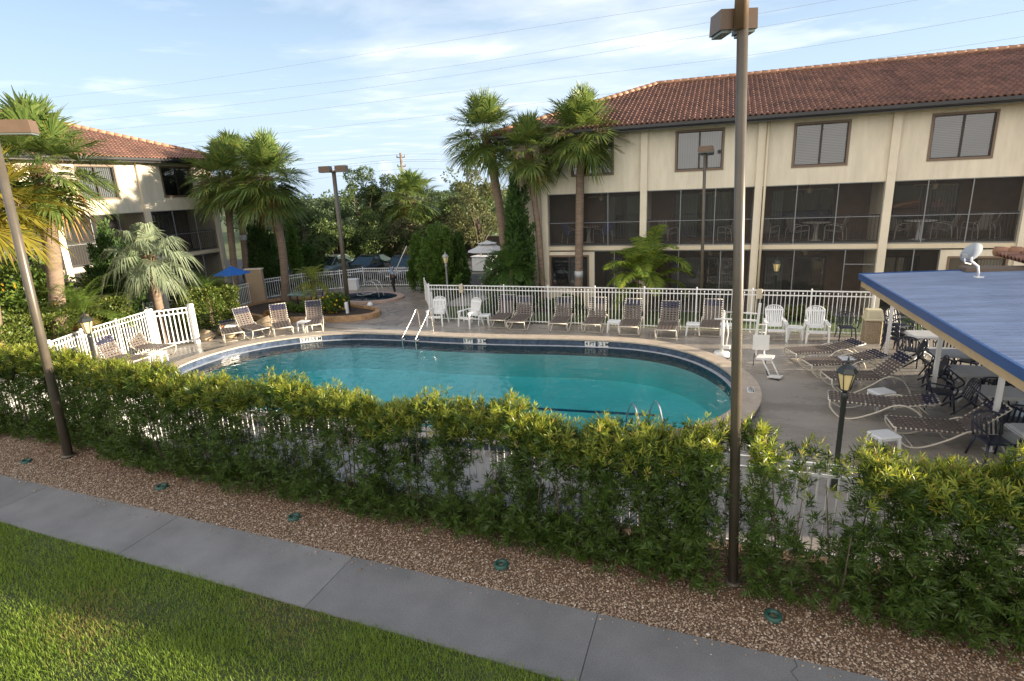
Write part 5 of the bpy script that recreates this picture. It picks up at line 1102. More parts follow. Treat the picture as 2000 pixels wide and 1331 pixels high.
pk = thing('planter_edging', 'low tan stone edging curving round the planter bed', 'planter'); b.build('stone_border', mat('edging_stone', (0.36,0.22,0.11), 0.7, var=0.35, scale=4, bump=0.5, bscale=12), pk)

# ================================================================== POWER LINES
wire_m = mat('wire_grey', (0.42,0.45,0.50), 0.5)
def wire(label, pts, D, r, sag=0.0):
    q = [AY(px, py, D) for px, py in pts]; out = arc(q, 8); o0 = out[0]; b = MB(); b.tube([p-o0 for p in out], r, 5); o = b.build('power_line', wire_m); o.location = o0; tag(o, label, 'power line', 'overhead power lines')
WL = [('uppermost power line, fading out into the thin cloud', [(40,197),(357,161),(800,92),(1180,33),(1500,-15)]), ('second power line from the top, crossing into the cloud bank', [(60,220),(500,177),(900,127),(1340,52),(1700,-12)]), ('third power line from the top, meeting the upper edge right of the tall pole', [(60,248),(500,200),(920,143),(1340,76),(1540,44),(1850,-10)]),
      ('fourth power line, passing just under the tall pole lamp', [(160,258),(460,231),(727,200),(1105,152),(1430,113),(1700,72),(2060,10)]), ('lowest long power line, just above the tiled roof ridge', [(300,287),(594,255),(900,220),(1250,176),(1453,149),(1813,100),(2060,62)])]
for lab, pts in WL: wire(lab, pts, 60, 0.012)
upb = AD(786, 350, 70); ut = AD(784, 299, 70)
u_ = thing('utility_pole', 'distant wooden utility pole above the tree tops', 'utility pole', (upb.x, upb.y, 0)); wood = mat('grey_wood', (0.20,0.15,0.11), 0.85, var=0.2, scale=4)
b = MB(); b.tube([(0,0,0),(0.05,0,ut.z)], [0.2,0.14], 8); b.build('pole', wood, u_)
for dz in (0.5, 1.5, 2.6): b = MB(); b.obox((0.05,0,ut.z-dz), (0.45,0.1,0), (0,0.05,0), (0,0,0.05)); b.cyl((-0.4,-.1,ut.z-dz),(-0.4,-.1,ut.z-dz+.25),0.07,0.05,6); b.cyl((0.5,.1,ut.z-dz),(0.5,.1,ut.z-dz+.25),0.07,0.05,6); b.build('crossarm', wood, u_)
for i, (ya, yb, yc) in enumerate(((319,304,301),(330,314,316),(336,318,318),(352,333,331))):
    wire('thin wire %s on the distant utility pole' % ('at the top', 'second from the top', 'third from the top', 'lowest')[i], [(560,ya+6),(784,yb-2),(1010,yc+6)], ut.y, 0.016)
fbd = AD(866, 390, 120); d_ = thing('distant_building', 'small pinkish building far away between the trees', 'building', (fbd.x, fbd.y, 0), -0.4)
b = MB(); b.box(-2.6,2.6,-2,2,0,fbd.z-0.2); b.build('wall', mat('pink_wall', (0.55,0.36,0.25), 0.8), d_); b = MB(); b.box(-2.9,2.9,-2.3,2.3,fbd.z-0.2,fbd.z+0.4); b.build('roof', mat('dark_roof', (0.12,0.09,0.08), 0.8), d_)
for k in (-1.5, 0, 1.5): b = MB(); b.box(k-.4,k+.4,-2.04,-2.001,fbd.z-1.6,fbd.z-0.7); b.build('window', dark_in, d_)
# ================================================================== VEGETATION
def unit(a): return a/np.maximum(np.linalg.norm(a, axis=-1, keepdims=True), 1e-9)
def kites(P, D, Nn, L, W, mid=0.45, bend=0.0):
    """one kite-shaped leaf per row: base P, direction D, face normal Nn"""
    S_ = unit(np.cross(D, Nn)); L = np.asarray(L).reshape(-1,1); W = np.asarray(W).reshape(-1,1)
    m = P+D*L*mid; tip = P+D*L-np.array([0,0,1.0])*L*bend
    return np.stack([P, m+S_*W*0.5, tip, m-S_*W*0.5], 1).reshape(-1,3)
def rnd_dirs(n): return unit(RNG.normal(size=(n,3)))

bark = mat('palm_bark', (0.20,0.145,0.105), 0.9, var=0.25, scale=2.5, bump=1.0, bscale=14, stretch=(1,1,6))
bark2 = mat('tree_bark', (0.10,0.075,0.055), 0.9, var=0.3, scale=5, bump=0.8, bscale=20)
fan_leaf = leafmat('palm_fan', (0.065,0.115,0.03), (0.17,0.225,0.06), 0.38, 0.36, (0.30,0.27,0.05))
fan_dry = leafmat('palm_dry', (0.22,0.12,0.045), (0.42,0.25,0.09), 0.3, 0.7)
stalk_m = leafmat('flower_stalk', (0.16,0.10,0.075), (0.26,0.17,0.12), 0.1, 0.9)

def fan_leaves(n, elev, azim, plen, blade, seg=44, droop=0.35, spread=135, start=None):
    """returns quads for n fan leaves; elev/azim in radians"""
    out = []; stalks = []
    for i in range(n):
        e, a = elev[i], azim[i]; d = np.array([math.cos(e)*math.cos(a), math.cos(e)*math.sin(a), math.sin(e)]); side = np.array([-math.sin(a), math.cos(a), 0]); nrm = np.cross(d, side)*-1
        if nrm[2] < 0 and e > -0.4: nrm = -nrm
        b0 = np.array([0,0,0.0]) if start is None else start[i]
        pl = plen*RNG.uniform(.85,1.15); p1 = b0+d*pl*0.5+np.array([0,0,0.06*pl]); hub = b0+d*pl-np.array([0,0,0.10*pl*max(0,math.cos(e))])
        w = 0.018
        for A_, B_ in ((b0,p1),(p1,hub)): stalks += [A_-side*w, A_+side*w, B_+side*w*0.7, B_-side*w*0.7]
        d2 = unit(d+np.array([0,0,-0.30*max(0,math.cos(e))])); bl = blade*RNG.uniform(.85,1.15); tw = RNG.uniform(-.35,.35); s2 = side*math.cos(tw)+nrm*math.sin(tw); n2 = np.cross(d2, s2)
        if n2[2] < 0: n2 = -n2
        for k in range(seg):
            t = (k+0.5)/seg*2-1; ang = math.radians(spread)*t; sd_ = d2*math.cos(ang)+s2*math.sin(ang)+n2*(0.28*abs(math.sin(ang)))+RNG.normal(size=3)*0.03; sd_ = sd_/np.linalg.norm(sd_)
            rib = hub+d2*bl*0.28*max(0,math.cos(ang))
            Lg = bl*(0.62+0.38*math.cos(ang*0.75))*RNG.uniform(.9,1.1); wd_ = Lg*0.031; cr = np.cross(sd_, n2); cr = cr/np.linalg.norm(cr)
            q1 = rib+sd_*Lg*0.55-np.array([0,0,droop*0.10*Lg]); q2 = rib+sd_*Lg*0.95-np.array([0,0,droop*RNG.uniform(.5,1.3)*Lg])
            out += [rib-cr*0.006, rib+cr*0.006, q1+cr*wd_, q1-cr*wd_]; out += [q1-cr*wd_, q1+cr*wd_, q2+cr*wd_*0.15, q2-cr*wd_*0.15]
    return np.array(out), np.array(stalks)
def golden(n, e0, e1, p=1.0):
    i = np.arange(n); az = i*2.39996+RNG.uniform(0,6); t = (i+.5)/n; return np.radians(e0+(e1-e0)*t**p)+RNG.normal(size=n)*0.08, az
def sabal(label, base, top, r=0.16, nl=34, blade=1.05, plen=1.15, boots=0.9, dry=7, group='cabbage palms round the pool', band=None, lean=(0,0), mats=None, name='palm_tree', cat='palm tree', droop=0.22, stalks=True):
    base, top = Vector(base), Vector(top); t = thing(name, label, cat, base, 0, group); tp = top-base
    mid = tp*0.5+Vector((lean[0], lean[1], 0)); axis = arc([(0,0,0), tp*0.25+Vector((lean[0]*.7,lean[1]*.7,0)), mid, tp*0.78+Vector((lean[0]*.6,lean[1]*.6,0)), tp], 4); n = len(axis)
    b = MB(); rs = [r*(1.35-0.35*min(1, i/(n*0.18))) for i in range(n)]; b.tube(axis, rs, 12); tr = b.build('trunk', bark, t)
    b = MB(); H_ = tp.z                                              # old leaf bases under the crown
    if boots:
        for k in range(46):
            z = H_-boots*(k/46)-0.05; f = z/H_; j = min(n-2, int(f*(n-1))); c = axis[j].lerp(axis[j+1], f*(n-1)-j); q = k*2.4; d = Vector((math.cos(q), math.sin(q), 0)); s = Vector((-d.y, d.x, 0)); o = c+d*r*0.9
            b.add([o-s*.05, o+s*.05, o+d*.10+s*.03+Vector((0,0,.20)), o+d*.10-s*.03+Vector((0,0,.20)), o+d*.035-s*.05, o+d*.035+s*.05], [(0,3,2,1),(4,5,2,3),(0,1,5,4),(0,4,3),(1,2,5)])
        b.build('leaf_bases', mat('boot_brown', (0.17,0.105,0.06), 0.9, var=0.35, scale=8), tr)
    if band:
        z = band; f = z/H_; j = min(n-2, int(f*(n-1))); c = axis[j].lerp(axis[j+1], f*(n-1)-j); b = MB(); b.cyl(c-Vector((0,0,.14)), c+Vector((0,0,.14)), r*1.06, None, 14); b.build('metal_band', mat('band_grey', (0.42,0.43,0.45), 0.5), tr)
    lm, dm = mats if mats else (fan_leaf, fan_dry)
    el, az = golden(nl, 88, -52, 0.95); V, Sx = fan_leaves(nl, el, az, plen, blade, droop=droop)
    o = quadmesh('crown', np.concatenate([V, Sx]), lm, t); o.location = tp
    if dry:
        el, az = golden(dry, -38, -72); V, Sx = fan_leaves(dry, el, az, plen*0.8, blade*0.75, seg=24, droop=0.5); o = quadmesh('dead_fronds', np.concatenate([V, Sx]), dm, t); o.location = tp
    if stalks:
        n_ = 5; Q = []
        for k in range(n_):
            q = k*1.3+RNG.uniform(0,1); d = np.array([math.cos(q), math.sin(q), 0.35]); pts = [d*s_*1.15-np.array([0,0,0.42*s_*s_]) for s_ in np.linspace(0.2,1.25,7)]
            for pth in pts[1:]:
                m_ = 22; P = pth+RNG.normal(size=(m_,3))*0.07; D = unit(RNG.normal(size=(m_,3))+d*0.6-np.array([0,0,.5])); Q.append(kites(P, D, rnd_dirs(m_), RNG.uniform(.10,.24,m_), np.full(m_,.012)))
        o = quadmesh('flower_stalks', np.concatenate(Q), stalk_m, t); o.location = tp  # brown flower stalks arching out of the crown
    return t
def P0_(px, py, D): p = AD(px, py, D); return Vector((p.x, p.y, p.z))
def gz(p): return (p.x, p.y, 0)
sabal('leaning cabbage palm with a full rounded crown beside the spa fence', (-20.9,23.4,0), P0_(521,352,31.5), 0.2, 62, 1.2, 1.0, 0.6, 9, lean=(0.3,0))
p = P0_(440,352,33.0); sabal('smooth trunked palm standing against the corner of the left block', gz(P0_(452,520,33.2)), p, 0.17, 46, 1.05, 0.95, 0.5, 5)
p = P0_(462,330,34.5); sabal('banded palm just behind the leaning one, its crown merging with its neighbours', gz(P0_(476,520,34.5)), p, 0.16, 46, 1.05, 0.95, 0.7, 5, band=3.3)
p = P0_(78,330,25.5); sabal('stout cabbage palm at the left with drooping golden fronds', gz(P0_(98,620,25.5)), p, 0.24, 58, 1.2, 1.05, 0.5, 10, lean=(0.15,0))
p = P0_(-45,395,23.0); sabal('yellowing palm cut off by the left picture edge', gz(P0_(-30,640,23.0)), p, 0.2, 36, 1.1, 1.0, 0.5, 5, mats=(leafmat('palm_fan_yellow', (0.12,0.13,0.02), (0.34,0.28,0.04), 0.4, 0.45), fan_dry))
p = P0_(948,262,26.0); sabal('palm with a bare curved trunk, leftmost of three by the apartment corner', gz(P0_(988,560,26.0)), p, 0.19, 46, 0.95, 0.85, 1.5, 0, lean=(0.25,0))
p = P0_(1031,300,24.5); sabal('slender crooked palm with a shaggy neck, middle of three by the apartment corner', gz(P0_(1060,560,24.5)), p, 0.13, 38, 0.88, 0.8, 0.8, 2, lean=(0.12,0))
p = P0_(1134,262,24.2); sabal('straight palm with a grey banded trunk in front of the leftmost apartment window', gz(P0_(1129,560,24.2)), p, 0.17, 50, 0.98, 0.85, 0.8, 0, band=1.62)
p = P0_(803,392,46.0); sabal('distant cabbage palm with a dense round crown among the background trees', gz(p), p, 0.2, 40, 1.35, 1.2, 0.4, 8)
silver = leafmat('silver_fan', (0.13,0.17,0.105), (0.25,0.29,0.18), 0.25, 0.5)
p = P0_(290,505,25.5); sabal('low silvery blue fan palm with arching drooping leaves near the left gate', gz(p), p, 0.17, 30, 0.74, 0.78, 0.5, 2, group=None, mats=(silver, fan_dry), droop=0.75, stalks=False)

def feather(label, base, h, nf, flen, leaf, m, elev=(80,-15), r=0.06, droop=0.9, name='feather_palm', cat='palm', group=None, stems=1, wl=0.03, skirt=0, nleaf=46, vee=0.35):
    t = thing(name, label, cat, base, 0, group); b = MB(); tops = []
    for s in range(stems):
        q = s*2.2; off = Vector((math.cos(q), math.sin(q), 0))*(0.16 if stems > 1 else 0); tt = off*2.2+Vector((0,0,h*(1-0.12*s))); b.tube([off, (off+tt)*0.5, tt], [r*1.2, r, r*0.9], 8); tops.append(tt)
    if h > 0.05: b.build('trunk', bark, t)
    def fronds(n, e0, e1, fl):
        Q = []
        el, az = golden(n, e0, e1)
        for i in range(n):
            e, a = el[i], az[i]; tp_ = np.array(tops[i % len(tops)]); hd = np.array([math.cos(a), math.sin(a), 0]); side = np.array([-math.sin(a), math.cos(a), 0]); L = fl*RNG.uniform(.85,1.12)
            K = nleaf; s_ = np.linspace(0.0,1,K); th = e-droop*s_**1.4*1.25; dx = np.cumsum(np.cos(th))*L/K; dz = np.cumsum(np.sin(th))*L/K; R = tp_+hd*dx[:,None]+np.array([0,0,1.0])*dz[:,None]; T = hd*np.cos(th)[:,None]+np.array([0,0,1.0])*np.sin(th)[:,None]; Nn_ = np.cross(T, side); Nn_ = np.where(Nn_[:,2:3] < 0, -Nn_, Nn_)
            w = 0.014*(1-s_*0.7); rr = np.stack([R[:-1]-side*w[:-1,None], R[:-1]+side*w[:-1,None], R[1:]+side*w[1:,None], R[1:]-side*w[1:,None]], 1).reshape(-1,3); Q.append(rr)
            k0 = int(K*0.18); ss = s_[k0:]; ll = leaf*np.sin(np.clip(0.25+ss*0.80,0,1)*PI)**0.6*RNG.uniform(.85,1.15,len(ss))
            for sg in (-1,1):
                D = unit(side*sg*0.9+T[k0:]*0.55+Nn_[k0:]*vee+RNG.normal(size=(len(ss),3))*0.09); Q.append(kites(R[k0:], D, Nn_[k0:], ll, np.full(len(ss), wl), 0.4, 0.28*droop))
        return np.concatenate(Q)
    quadmesh('crown', fronds(nf, elev[0], elev[1], flen), m, t)
    if skirt: quadmesh('dead_fronds', fronds(skirt, -35, -65, flen*0.6), fan_dry, t)
    return t
feath_g = leafmat('feather_green', (0.06,0.12,0.02), (0.15,0.22,0.045), 0.4, 0.4); feath_y = leafmat('feather_yellow', (0.12,0.19,0.035), (0.32,0.33,0.06), 0.45, 0.38, (0.50,0.42,0.05)); feath_d = leafmat('feather_dark', (0.04,0.10,0.02), (0.10,0.17,0.035), 0.35, 0.45)
feather('small feathery date palm in the planter with drooping yellow green fronds', (-18.6,22.9,0.1), 1.15, 30, 1.45, 0.30, feath_y, r=0.09, droop=1.25, wl=0.022, elev=(82,-30))
feather('bushy feathery date palm over the clipped hedge at the left', gz(AD(160,600,24.0)), 1.75, 34, 1.9, 0.34, feath_g, r=0.16, droop=1.0, wl=0.022, skirt=14, elev=(80,-20))
feather('feathery palm rising out of the clipped bush beside the blue umbrella', gz(AD(405,585,27.2)), 1.55, 26, 1.5, 0.32, feath_g, r=0.1, droop=1.1, wl=0.022, elev=(80,-20))
feather('areca palm with bright drooping fronds before the apartment pilaster', (-2.7,22.7,0), 2.1, 24, 2.15, 0.60, leafmat('areca_leaf', (0.09,0.17,0.03), (0.26,0.33,0.06), 0.45, 0.36, (0.45,0.42,0.05)), elev=(88,8), r=0.05, droop=1.4, stems=4, wl=0.06, nleaf=62)  # leaf tone lightened in place of sunlight that the block keeps off
feather('fine leaved fountain palm in front of the spiky juniper', (-8.1,22.5,0), 1.95, 34, 1.75, 0.42, feath_d, elev=(84,-20), r=0.08, droop=1.15, wl=0.018, nleaf=56)

# ---- broadleaf trees, junipers, shrubs
def clump_leaves(C, R, n, L, W, flat=0.5, up=0.35):
    """n leaves scattered in balls at C (k,3) with radius R (k,)"""
    k = len(C); idx = RNG.integers(0, k, n); d = rnd_dirs(n); rad = RNG.uniform(0.35,1,n)**0.6
    off = d*(R[idx]*rad)[:,None]; off[:,2] *= (1-flat*0.5); P = C[idx]+off; D = unit(d*0.8+RNG.normal(size=(n,3))*0.6+np.array([0,0,-0.1])); Nn = unit(RNG.normal(size=(n,3))*0.7+np.array([0,0,up])+d*0.4)
    return kites(P, D, Nn, L*RNG.uniform(.6,1.3,n), W*RNG.uniform(.6,1.3,n))
def tree(label, base, H, rad, m, nclump=26, nleaf=7000, leaf=0.2, trunk_h=0.35, group='background trees', name='tree', seed=None, airy=0.0, cr=0.30):
    t = thing(name, label, 'tree', base, 0, group); th = H*trunk_h
    C = []; R = []
    while len(C) < nclump:
        d = rnd_dirs(1)[0]; rr = RNG.uniform(0.25,1)**0.5; q = np.array([d[0]*rad*rr, d[1]*rad*rr, th+(H-th)*(0.5+0.5*d[2]*rr)]); q[:2] *= (1.0-0.35*max(0,(q[2]-th)/(H-th)-0.55)/0.45)
        C.append(q); R.append(rad*cr*RNG.uniform(.6,1.25))
    C = np.array(C); R = np.array(R)
    b = MB(); b.tube([(0,0,0),(0.05*H*RNG.normal()*0.3,0.03,th*0.6),(0.02,0,th),(0,0.1,th+(H-th)*0.45)], [0.045*H*.6,0.035*H*.6,0.028*H*.6,0.012*H*.6], 8)
    for i in range(0, min(12, nclump)): c = C[i]; b.tube([(0.01,0,th*0.8), tuple(c*np.array([.45,.45,0])+np.array([0,0,th*0.8+(c[2]-th*.8)*0.55])), tuple(c)], [0.012*H, 0.007*H, 0.003*H], 5)
    b.build('trunk', bark2, t)
    quadmesh('crown', clump_leaves(C, R, nleaf, leaf, leaf*0.55), m, t); return t
oak = leafmat('oak_leaf', (0.042,0.075,0.022), (0.115,0.16,0.05), 0.35, 0.45); oak_b = leafmat('oak_leaf_blue', (0.045,0.08,0.036), (0.11,0.15,0.065), 0.25, 0.5); pale = leafmat('pale_leaf', (0.07,0.09,0.035), (0.16,0.17,0.07), 0.35, 0.5); pinkish = leafmat('crape_leaf', (0.04,0.06,0.025), (0.10,0.11,0.045), 0.3, 0.5, (0.34,0.20,0.17))
for lab, px, pt, D, rad, m, nl, air in (('tall leafy tree with a pointed top behind the slim light pole',692,322,47,2.5,oak,9000,0),('broad dark tree to the left of the slim light pole',628,392,44,2.6,oak_b,8000,0),('rounded tree below the distant utility pole',756,336,49,2.7,oak_b,8500,0),('low dark tree filling the gap right of the leaning palm',588,402,40,2.0,oak,6500,0),
    ('tree with pinkish blossom in front of the distant building',868,424,46,2.6,pinkish,8000,0),('tall airy pale green tree behind the leftmost apartment palm',926,316,41,2.2,pale,5500,0),('darker tree behind the airy pale green one',905,352,46,2.4,oak,7500,0),('dark undergrowth tree behind the parked grey car',725,420,43,2.3,oak,7000,0),('dark tree just left of the timber fence',650,430,42,2.2,oak,7000,0),('dark tree between the distant palm and the junipers',832,440,42,2.0,oak,6500,0),('dark tree beyond the palms at the left block corner',545,400,46,2.6,oak_b,6500,0),('pinkish leafed bush tree right of the timber fence',790,425,42,1.6,pinkish,5000,0)):
    p = AD(px, pt, D); tree(lab, gz(p), p.z, rad, m, nleaf=int(nl*1.7), leaf=0.17, trunk_h=0.12, nclump=34, cr=0.26)
Q = []
for px in np.arange(470, 1060, 9.0):
    p = AD(float(px), 400, 85+RNG.uniform(-8,14)); hh = RNG.uniform(4.2,6.3); k = 7; C = np.array([[p.x, p.y, hh*0.5]])+RNG.normal(size=(k,3))*np.array([1.6,1.6,hh*0.22]); Q.append(clump_leaves(C, np.full(k,1.3), 420, 0.5, 0.3))
tag(quadmesh('far_trees', np.concatenate(Q), oak_b), 'far off wood beyond the car park', 'trees', kind='stuff')
juni = leafmat('juniper', (0.03,0.07,0.018), (0.085,0.155,0.036), 0.25, 0.55); juni_l = leafmat('juniper_light', (0.05,0.11,0.02), (0.13,0.21,0.04), 0.3, 0.5)
def juniper(label, base, H, rad, m, n=9000, spikes=30, group='upright junipers', name='juniper'):
    t = thing(name, label, 'evergreen', base, 0, group); b = MB(); b.tube([(0,0,0),(0,0,H*0.8)], [0.09,0.02], 7); b.build('trunk', bark2, t); Q = []
    Q = []
    for i in range(spikes):
        a = RNG.uniform(0,6.28); z0 = H*RNG.uniform(0.02,0.72); f = 1-z0/H; rr = rad*(0.25+0.75*f)*RNG.uniform(.2,.9); c0 = np.array([math.cos(a)*rr*0.5, math.sin(a)*rr*0.5, z0]); c1 = np.array([math.cos(a)*rr, math.sin(a)*rr, min(H, z0+H*RNG.uniform(.16,.32))]) if i else np.array([0.05,0,H])
        k = n//spikes; s_ = RNG.uniform(0,1,k); P = c0+(c1-c0)*s_[:,None]; w = (rad*0.34*(1-s_*0.85))[:,None]*np.array([1,1,0.8]); d = rnd_dirs(k); P = P+d*w*RNG.uniform(.3,1,k)[:,None]; D = unit(d*0.6+unit(c1-c0)*0.8+RNG.normal(size=(k,3))*0.25); Q.append(kites(P, D, rnd_dirs(k), RNG.uniform(.10,.22,k), RNG.uniform(.05,.09,k)))
    quadmesh('crown', np.concatenate(Q), m, t); return t
def jun(label, px, pt, D, rad, m, n=9000, spikes=30): p = AD(px, pt, D); return juniper(label, gz(p), p.z, rad, m, n, spikes)
jun('dark spire juniper with a pointed tip at the left end of the apartment block', 1004, 336, 24.4, 1.12, juni, 15000, 55)
jun('wide dark juniper mass behind the grey lantern post', 852, 432, 29, 1.5, juni_l, 13000, 44)
jun('juniper bush between the grey lantern and the umbrella', 893, 455, 29.5, 1.1, juni, 10000, 34)
jun('lower juniper bush at the left of the big mass', 815, 455, 31.5, 1.0, juni_l, 9000, 30)
jun('light green tipped juniper right of the leaning palm', 563, 424, 36, 0.75, juni_l, 7000, 22)
jun('dark juniper behind the banded palm', 492, 420, 35, 1.1, juni, 9000, 30)
jun('bushy juniper at the corner of the left block', 520, 452, 35, 1.2, juni, 9000, 30)
jun('juniper low behind the parked white car', 596, 470, 37, 1.1, juni, 8000, 30)
jun('dark spreading evergreen in front of the left block balcony', 205, 432, 27.5, 1.5, juni, 10000, 36)
def shrub(label, base, size, m, n, leaf, group=None, name='shrub', cat='shrub', box=False, flowers=None, rz=0.0, h0=0.0):
    t = thing(name, label, cat, base, rz, group); sx, sy, sz = size; b = MB()
    for k in range(4): q = k*1.57; b = MB(); b.tube([(0.05*math.cos(q),0.05*math.sin(q),0),(sx*.3*math.cos(q),sy*.3*math.sin(q),sz*0.75)], [0.025,0.012], 5); b.build('stem', bark2, t)
    if box:
        P = RNG.uniform(-1,1,(n,3)); ax = RNG.integers(0,3,n); sg = RNG.choice([-1,1],n); P[np.arange(n),ax] = sg*RNG.uniform(.8,1.0,n); P[:,2] = np.where((ax == 2), 1.0-RNG.uniform(0,.15,n), P[:,2])
        P *= 1+0.06*np.sin(P[:,[1,2,0]]*7+2)+0.05*np.sin(P[:,[2,0,1]]*13); d = unit(P*np.array([1,1,1]))
        P = P*np.array([sx,sy,sz/2])+np.array([0,0,sz/2+h0]); D = unit(d+RNG.normal(size=(n,3))*0.6+np.array([0,0,.3]))
        V = kites(P, D, rnd_dirs(n), leaf*RNG.uniform(.6,1.3,n), leaf*.5*RNG.uniform(.7,1.2,n))
    else:
        k = 18; C = rnd_dirs(k)*RNG.uniform(.3,.8,(k,1)); C = C*np.array([sx,sy,sz/2])+np.array([0,0,sz/2+h0]); V = clump_leaves(C, np.full(k, min(sx,sz/2)*0.5)*RNG.uniform(.7,1.2,k), n, leaf, leaf*0.6, flat=0.1)
    quadmesh('foliage', V, m, t)
    if flowers:
        fm, nf = flowers; d = rnd_dirs(nf); d[:,1] = -abs(d[:,1]); P = d*np.array([sx,sy,sz/2])*0.95+np.array([0,0,sz/2+h0]); Q = []
        for a in range(5): q = a*1.257; Dd = unit(d*0.5+np.stack([np.full(nf,math.cos(q)), np.zeros(nf), np.full(nf,math.sin(q))],1)); Q.append(kites(P, Dd, d, np.full(nf,.06), np.full(nf,.05)))
        quadmesh('blossom', np.concatenate(Q), fm, t)
    return t
bush = leafmat('bush_leaf', (0.05,0.10,0.018), (0.14,0.20,0.035), 0.35, 0.4); clip = leafmat('clipped_leaf', (0.06,0.10,0.018), (0.16,0.20,0.04), 0.35, 0.45, (0.26,0.22,0.05)); yel = leafmat('yellow_blossom', (0.62,0.40,0.02), (0.72,0.52,0.05), 0.3, 0.6); oran = leafmat('orange_blossom', (0.60,0.30,0.02), (0.70,0.42,0.04), 0.3, 0.6)
shrub('tall broad leaved shrub with yellow flowers at the left edge', (-23.6,13.2,0), (2.2,1.5,3.9), bush, 9000, 0.17, flowers=(yel, 40), name='flowering_shrub')
shrub('broad leaved shrub with a few orange flowers behind the stout palm', (-24.0,16.2,0), (1.3,1.0,3.2), bush, 5000, 0.17, flowers=(oran, 14), name='flowering_shrub')
shrub('long clipped hedge behind the bright left fence', (-21.2,12.3,0), (1.0,3.2,1.95), clip, 16000, 0.10, box=True, name='clipped_hedge', cat='hedge', rz=0.28)
shrub('clipped hedge running to the lower left corner behind the fence', (-20.0,8.6,0), (1.1,2.4,1.7), clip, 12000, 0.10, box=True, name='clipped_hedge', cat='hedge', rz=0.35)
shrub('rounded clipped bush standing right of the open gate', (-20.4,18.1,0), (1.25,1.0,1.75), clip, 15000, 0.10, box=True, name='clipped_bush', cat='bush', rz=-0.5)
shrub('leafy shrub with small yellow flowers in the planter by the light pole', (-16.5,21.3,0.1), (0.95,0.6,0.95), bush, 3800, 0.11, flowers=(yel, 30), name='flowering_shrub')
shrub('low leafy plant in the planter under the feathery date palm', (-18.3,21.2,0.1), (0.9,0.5,0.5), bush, 1800, 0.10)
shrub('dry straw coloured clump behind the leftmost pool curve lounger', (-17.9,19.4,0.05), (0.6,0.4,0.55), fan_dry, 900, 0.22)
shrub('low dark green shrub below the leftmost ground floor window', (-5.9,23.2,0), (1.5,0.35,0.8), feath_d, 4500, 0.12, group='low shrubs along the apartment wall')
shrub('low dark green shrub behind the fence under the fountain palm', (-8.6,22.4,0), (1.3,0.5,1.0), juni, 4500, 0.11, group='low shrubs along the apartment wall')
shrub('low shrub with reddish tips below the third ground floor balcony', (3.2,23.2,0), (1.5,0.4,0.55), leafmat('croton', (0.06,0.10,0.02), (0.14,0.17,0.04), 0.3, 0.5, (0.32,0.12,0.05)), 3500, 0.12, group='low shrubs along the apartment wall')
shrub('small white flowered bush behind the post end of the back fence', (-9.3,23.6,0), (0.7,0.5,2.6), oak, 4200, 0.11, flowers=(leafmat('white_blossom', (0.6,0.58,0.5), (0.75,0.72,0.65), 0.3, 0.6), 16))
# ---- foreground podocarpus hedge
hedge = thing('hedge', 'tall loose podocarpus hedge across the foreground in front of the white fence', 'hedge', (0,0,0))
pod = leafmat('podocarpus', (0.030,0.060,0.012), (0.085,0.14,0.022), 0.30, 0.38); pod_t = leafmat('podocarpus_tip', (0.15,0.21,0.03), (0.32,0.34,0.05), 0.40, 0.36, (0.45,0.28,0.09))
def hy(x): return 7.20-0.045*np.clip(x,-12,8)-0.05+0.42*np.clip((-11.2-x)/2.0, 0, 1)
def htop(x): return 1.98+0.10*np.sin(x*1.7+1)+0.07*np.sin(x*4.1)+0.05*np.sin(x*9.3+2)
def hdens(x): return np.clip(0.80+0.18*np.sin(x*0.9+0.6)+0.14*np.sin(x*2.7), 0.3, 1)
plants = []; x = -21.0
while x < 8.0: plants.append(x); x += RNG.uniform(.50,.75)
gapx = [(0.75,1.75),(-7.75,-7.3)]
def shoots(n, tip=False):
    px_ = np.array(plants); i = RNG.integers(0, len(px_), n); u = RNG.uniform(0,1,n); low = (u < 0.80) & (u > 0.12) & (not tip); X = px_[i]+RNG.normal(size=n)*np.where(low, np.where(px_[i] < -2.5, 0.135, 0.17), 0.24)
    Z = htop(X)*(0.82+0.2*RNG.uniform(0,1,n)) if tip else htop(X)*(0.03+0.97*u)
    th = np.where(X < -1.5, 0.44, 0.54)*(0.74+0.26*np.sin(np.clip(Z/htop(X),0,1)*2.6+0.2)); Y = hy(X)+RNG.uniform(-1,1,n)*th*RNG.uniform(.6,1.05,n)
    keep = np.ones(n, bool)
    for a, c in gapx: ing = (X > a) & (X < c); keep &= ~(ing & (RNG.uniform(0,1,n) < np.where(Z > 0.9, 0.86, 0.6)))
    midz = (Z > 0.28) & (Z < htop(X)*0.80) & (not tip); keep &= ~(midz & (RNG.uniform(0,1,n) < np.where(X < -1.5, 0.52, 0.22)))
    # small see-through gaps between the plants
    gap = np.sin(X*5.3+0.7*np.sin(Z*3))+0.8*np.sin(Z*4.4+X*1.3); keep &= ~((gap > np.where(X < -2.5, 0.55, 1.05)) & (RNG.uniform(0,1,n) < 0.93) & (Z < htop(X)*0.82) & (Z > 0.30))
    for pxx, pyy in ((0.38,7.12),(-13.25,7.5)): keep &= ~((np.abs(X-pxx) < 0.20) & (Y < pyy+0.22))
    return X[keep], Y[keep], Z[keep]
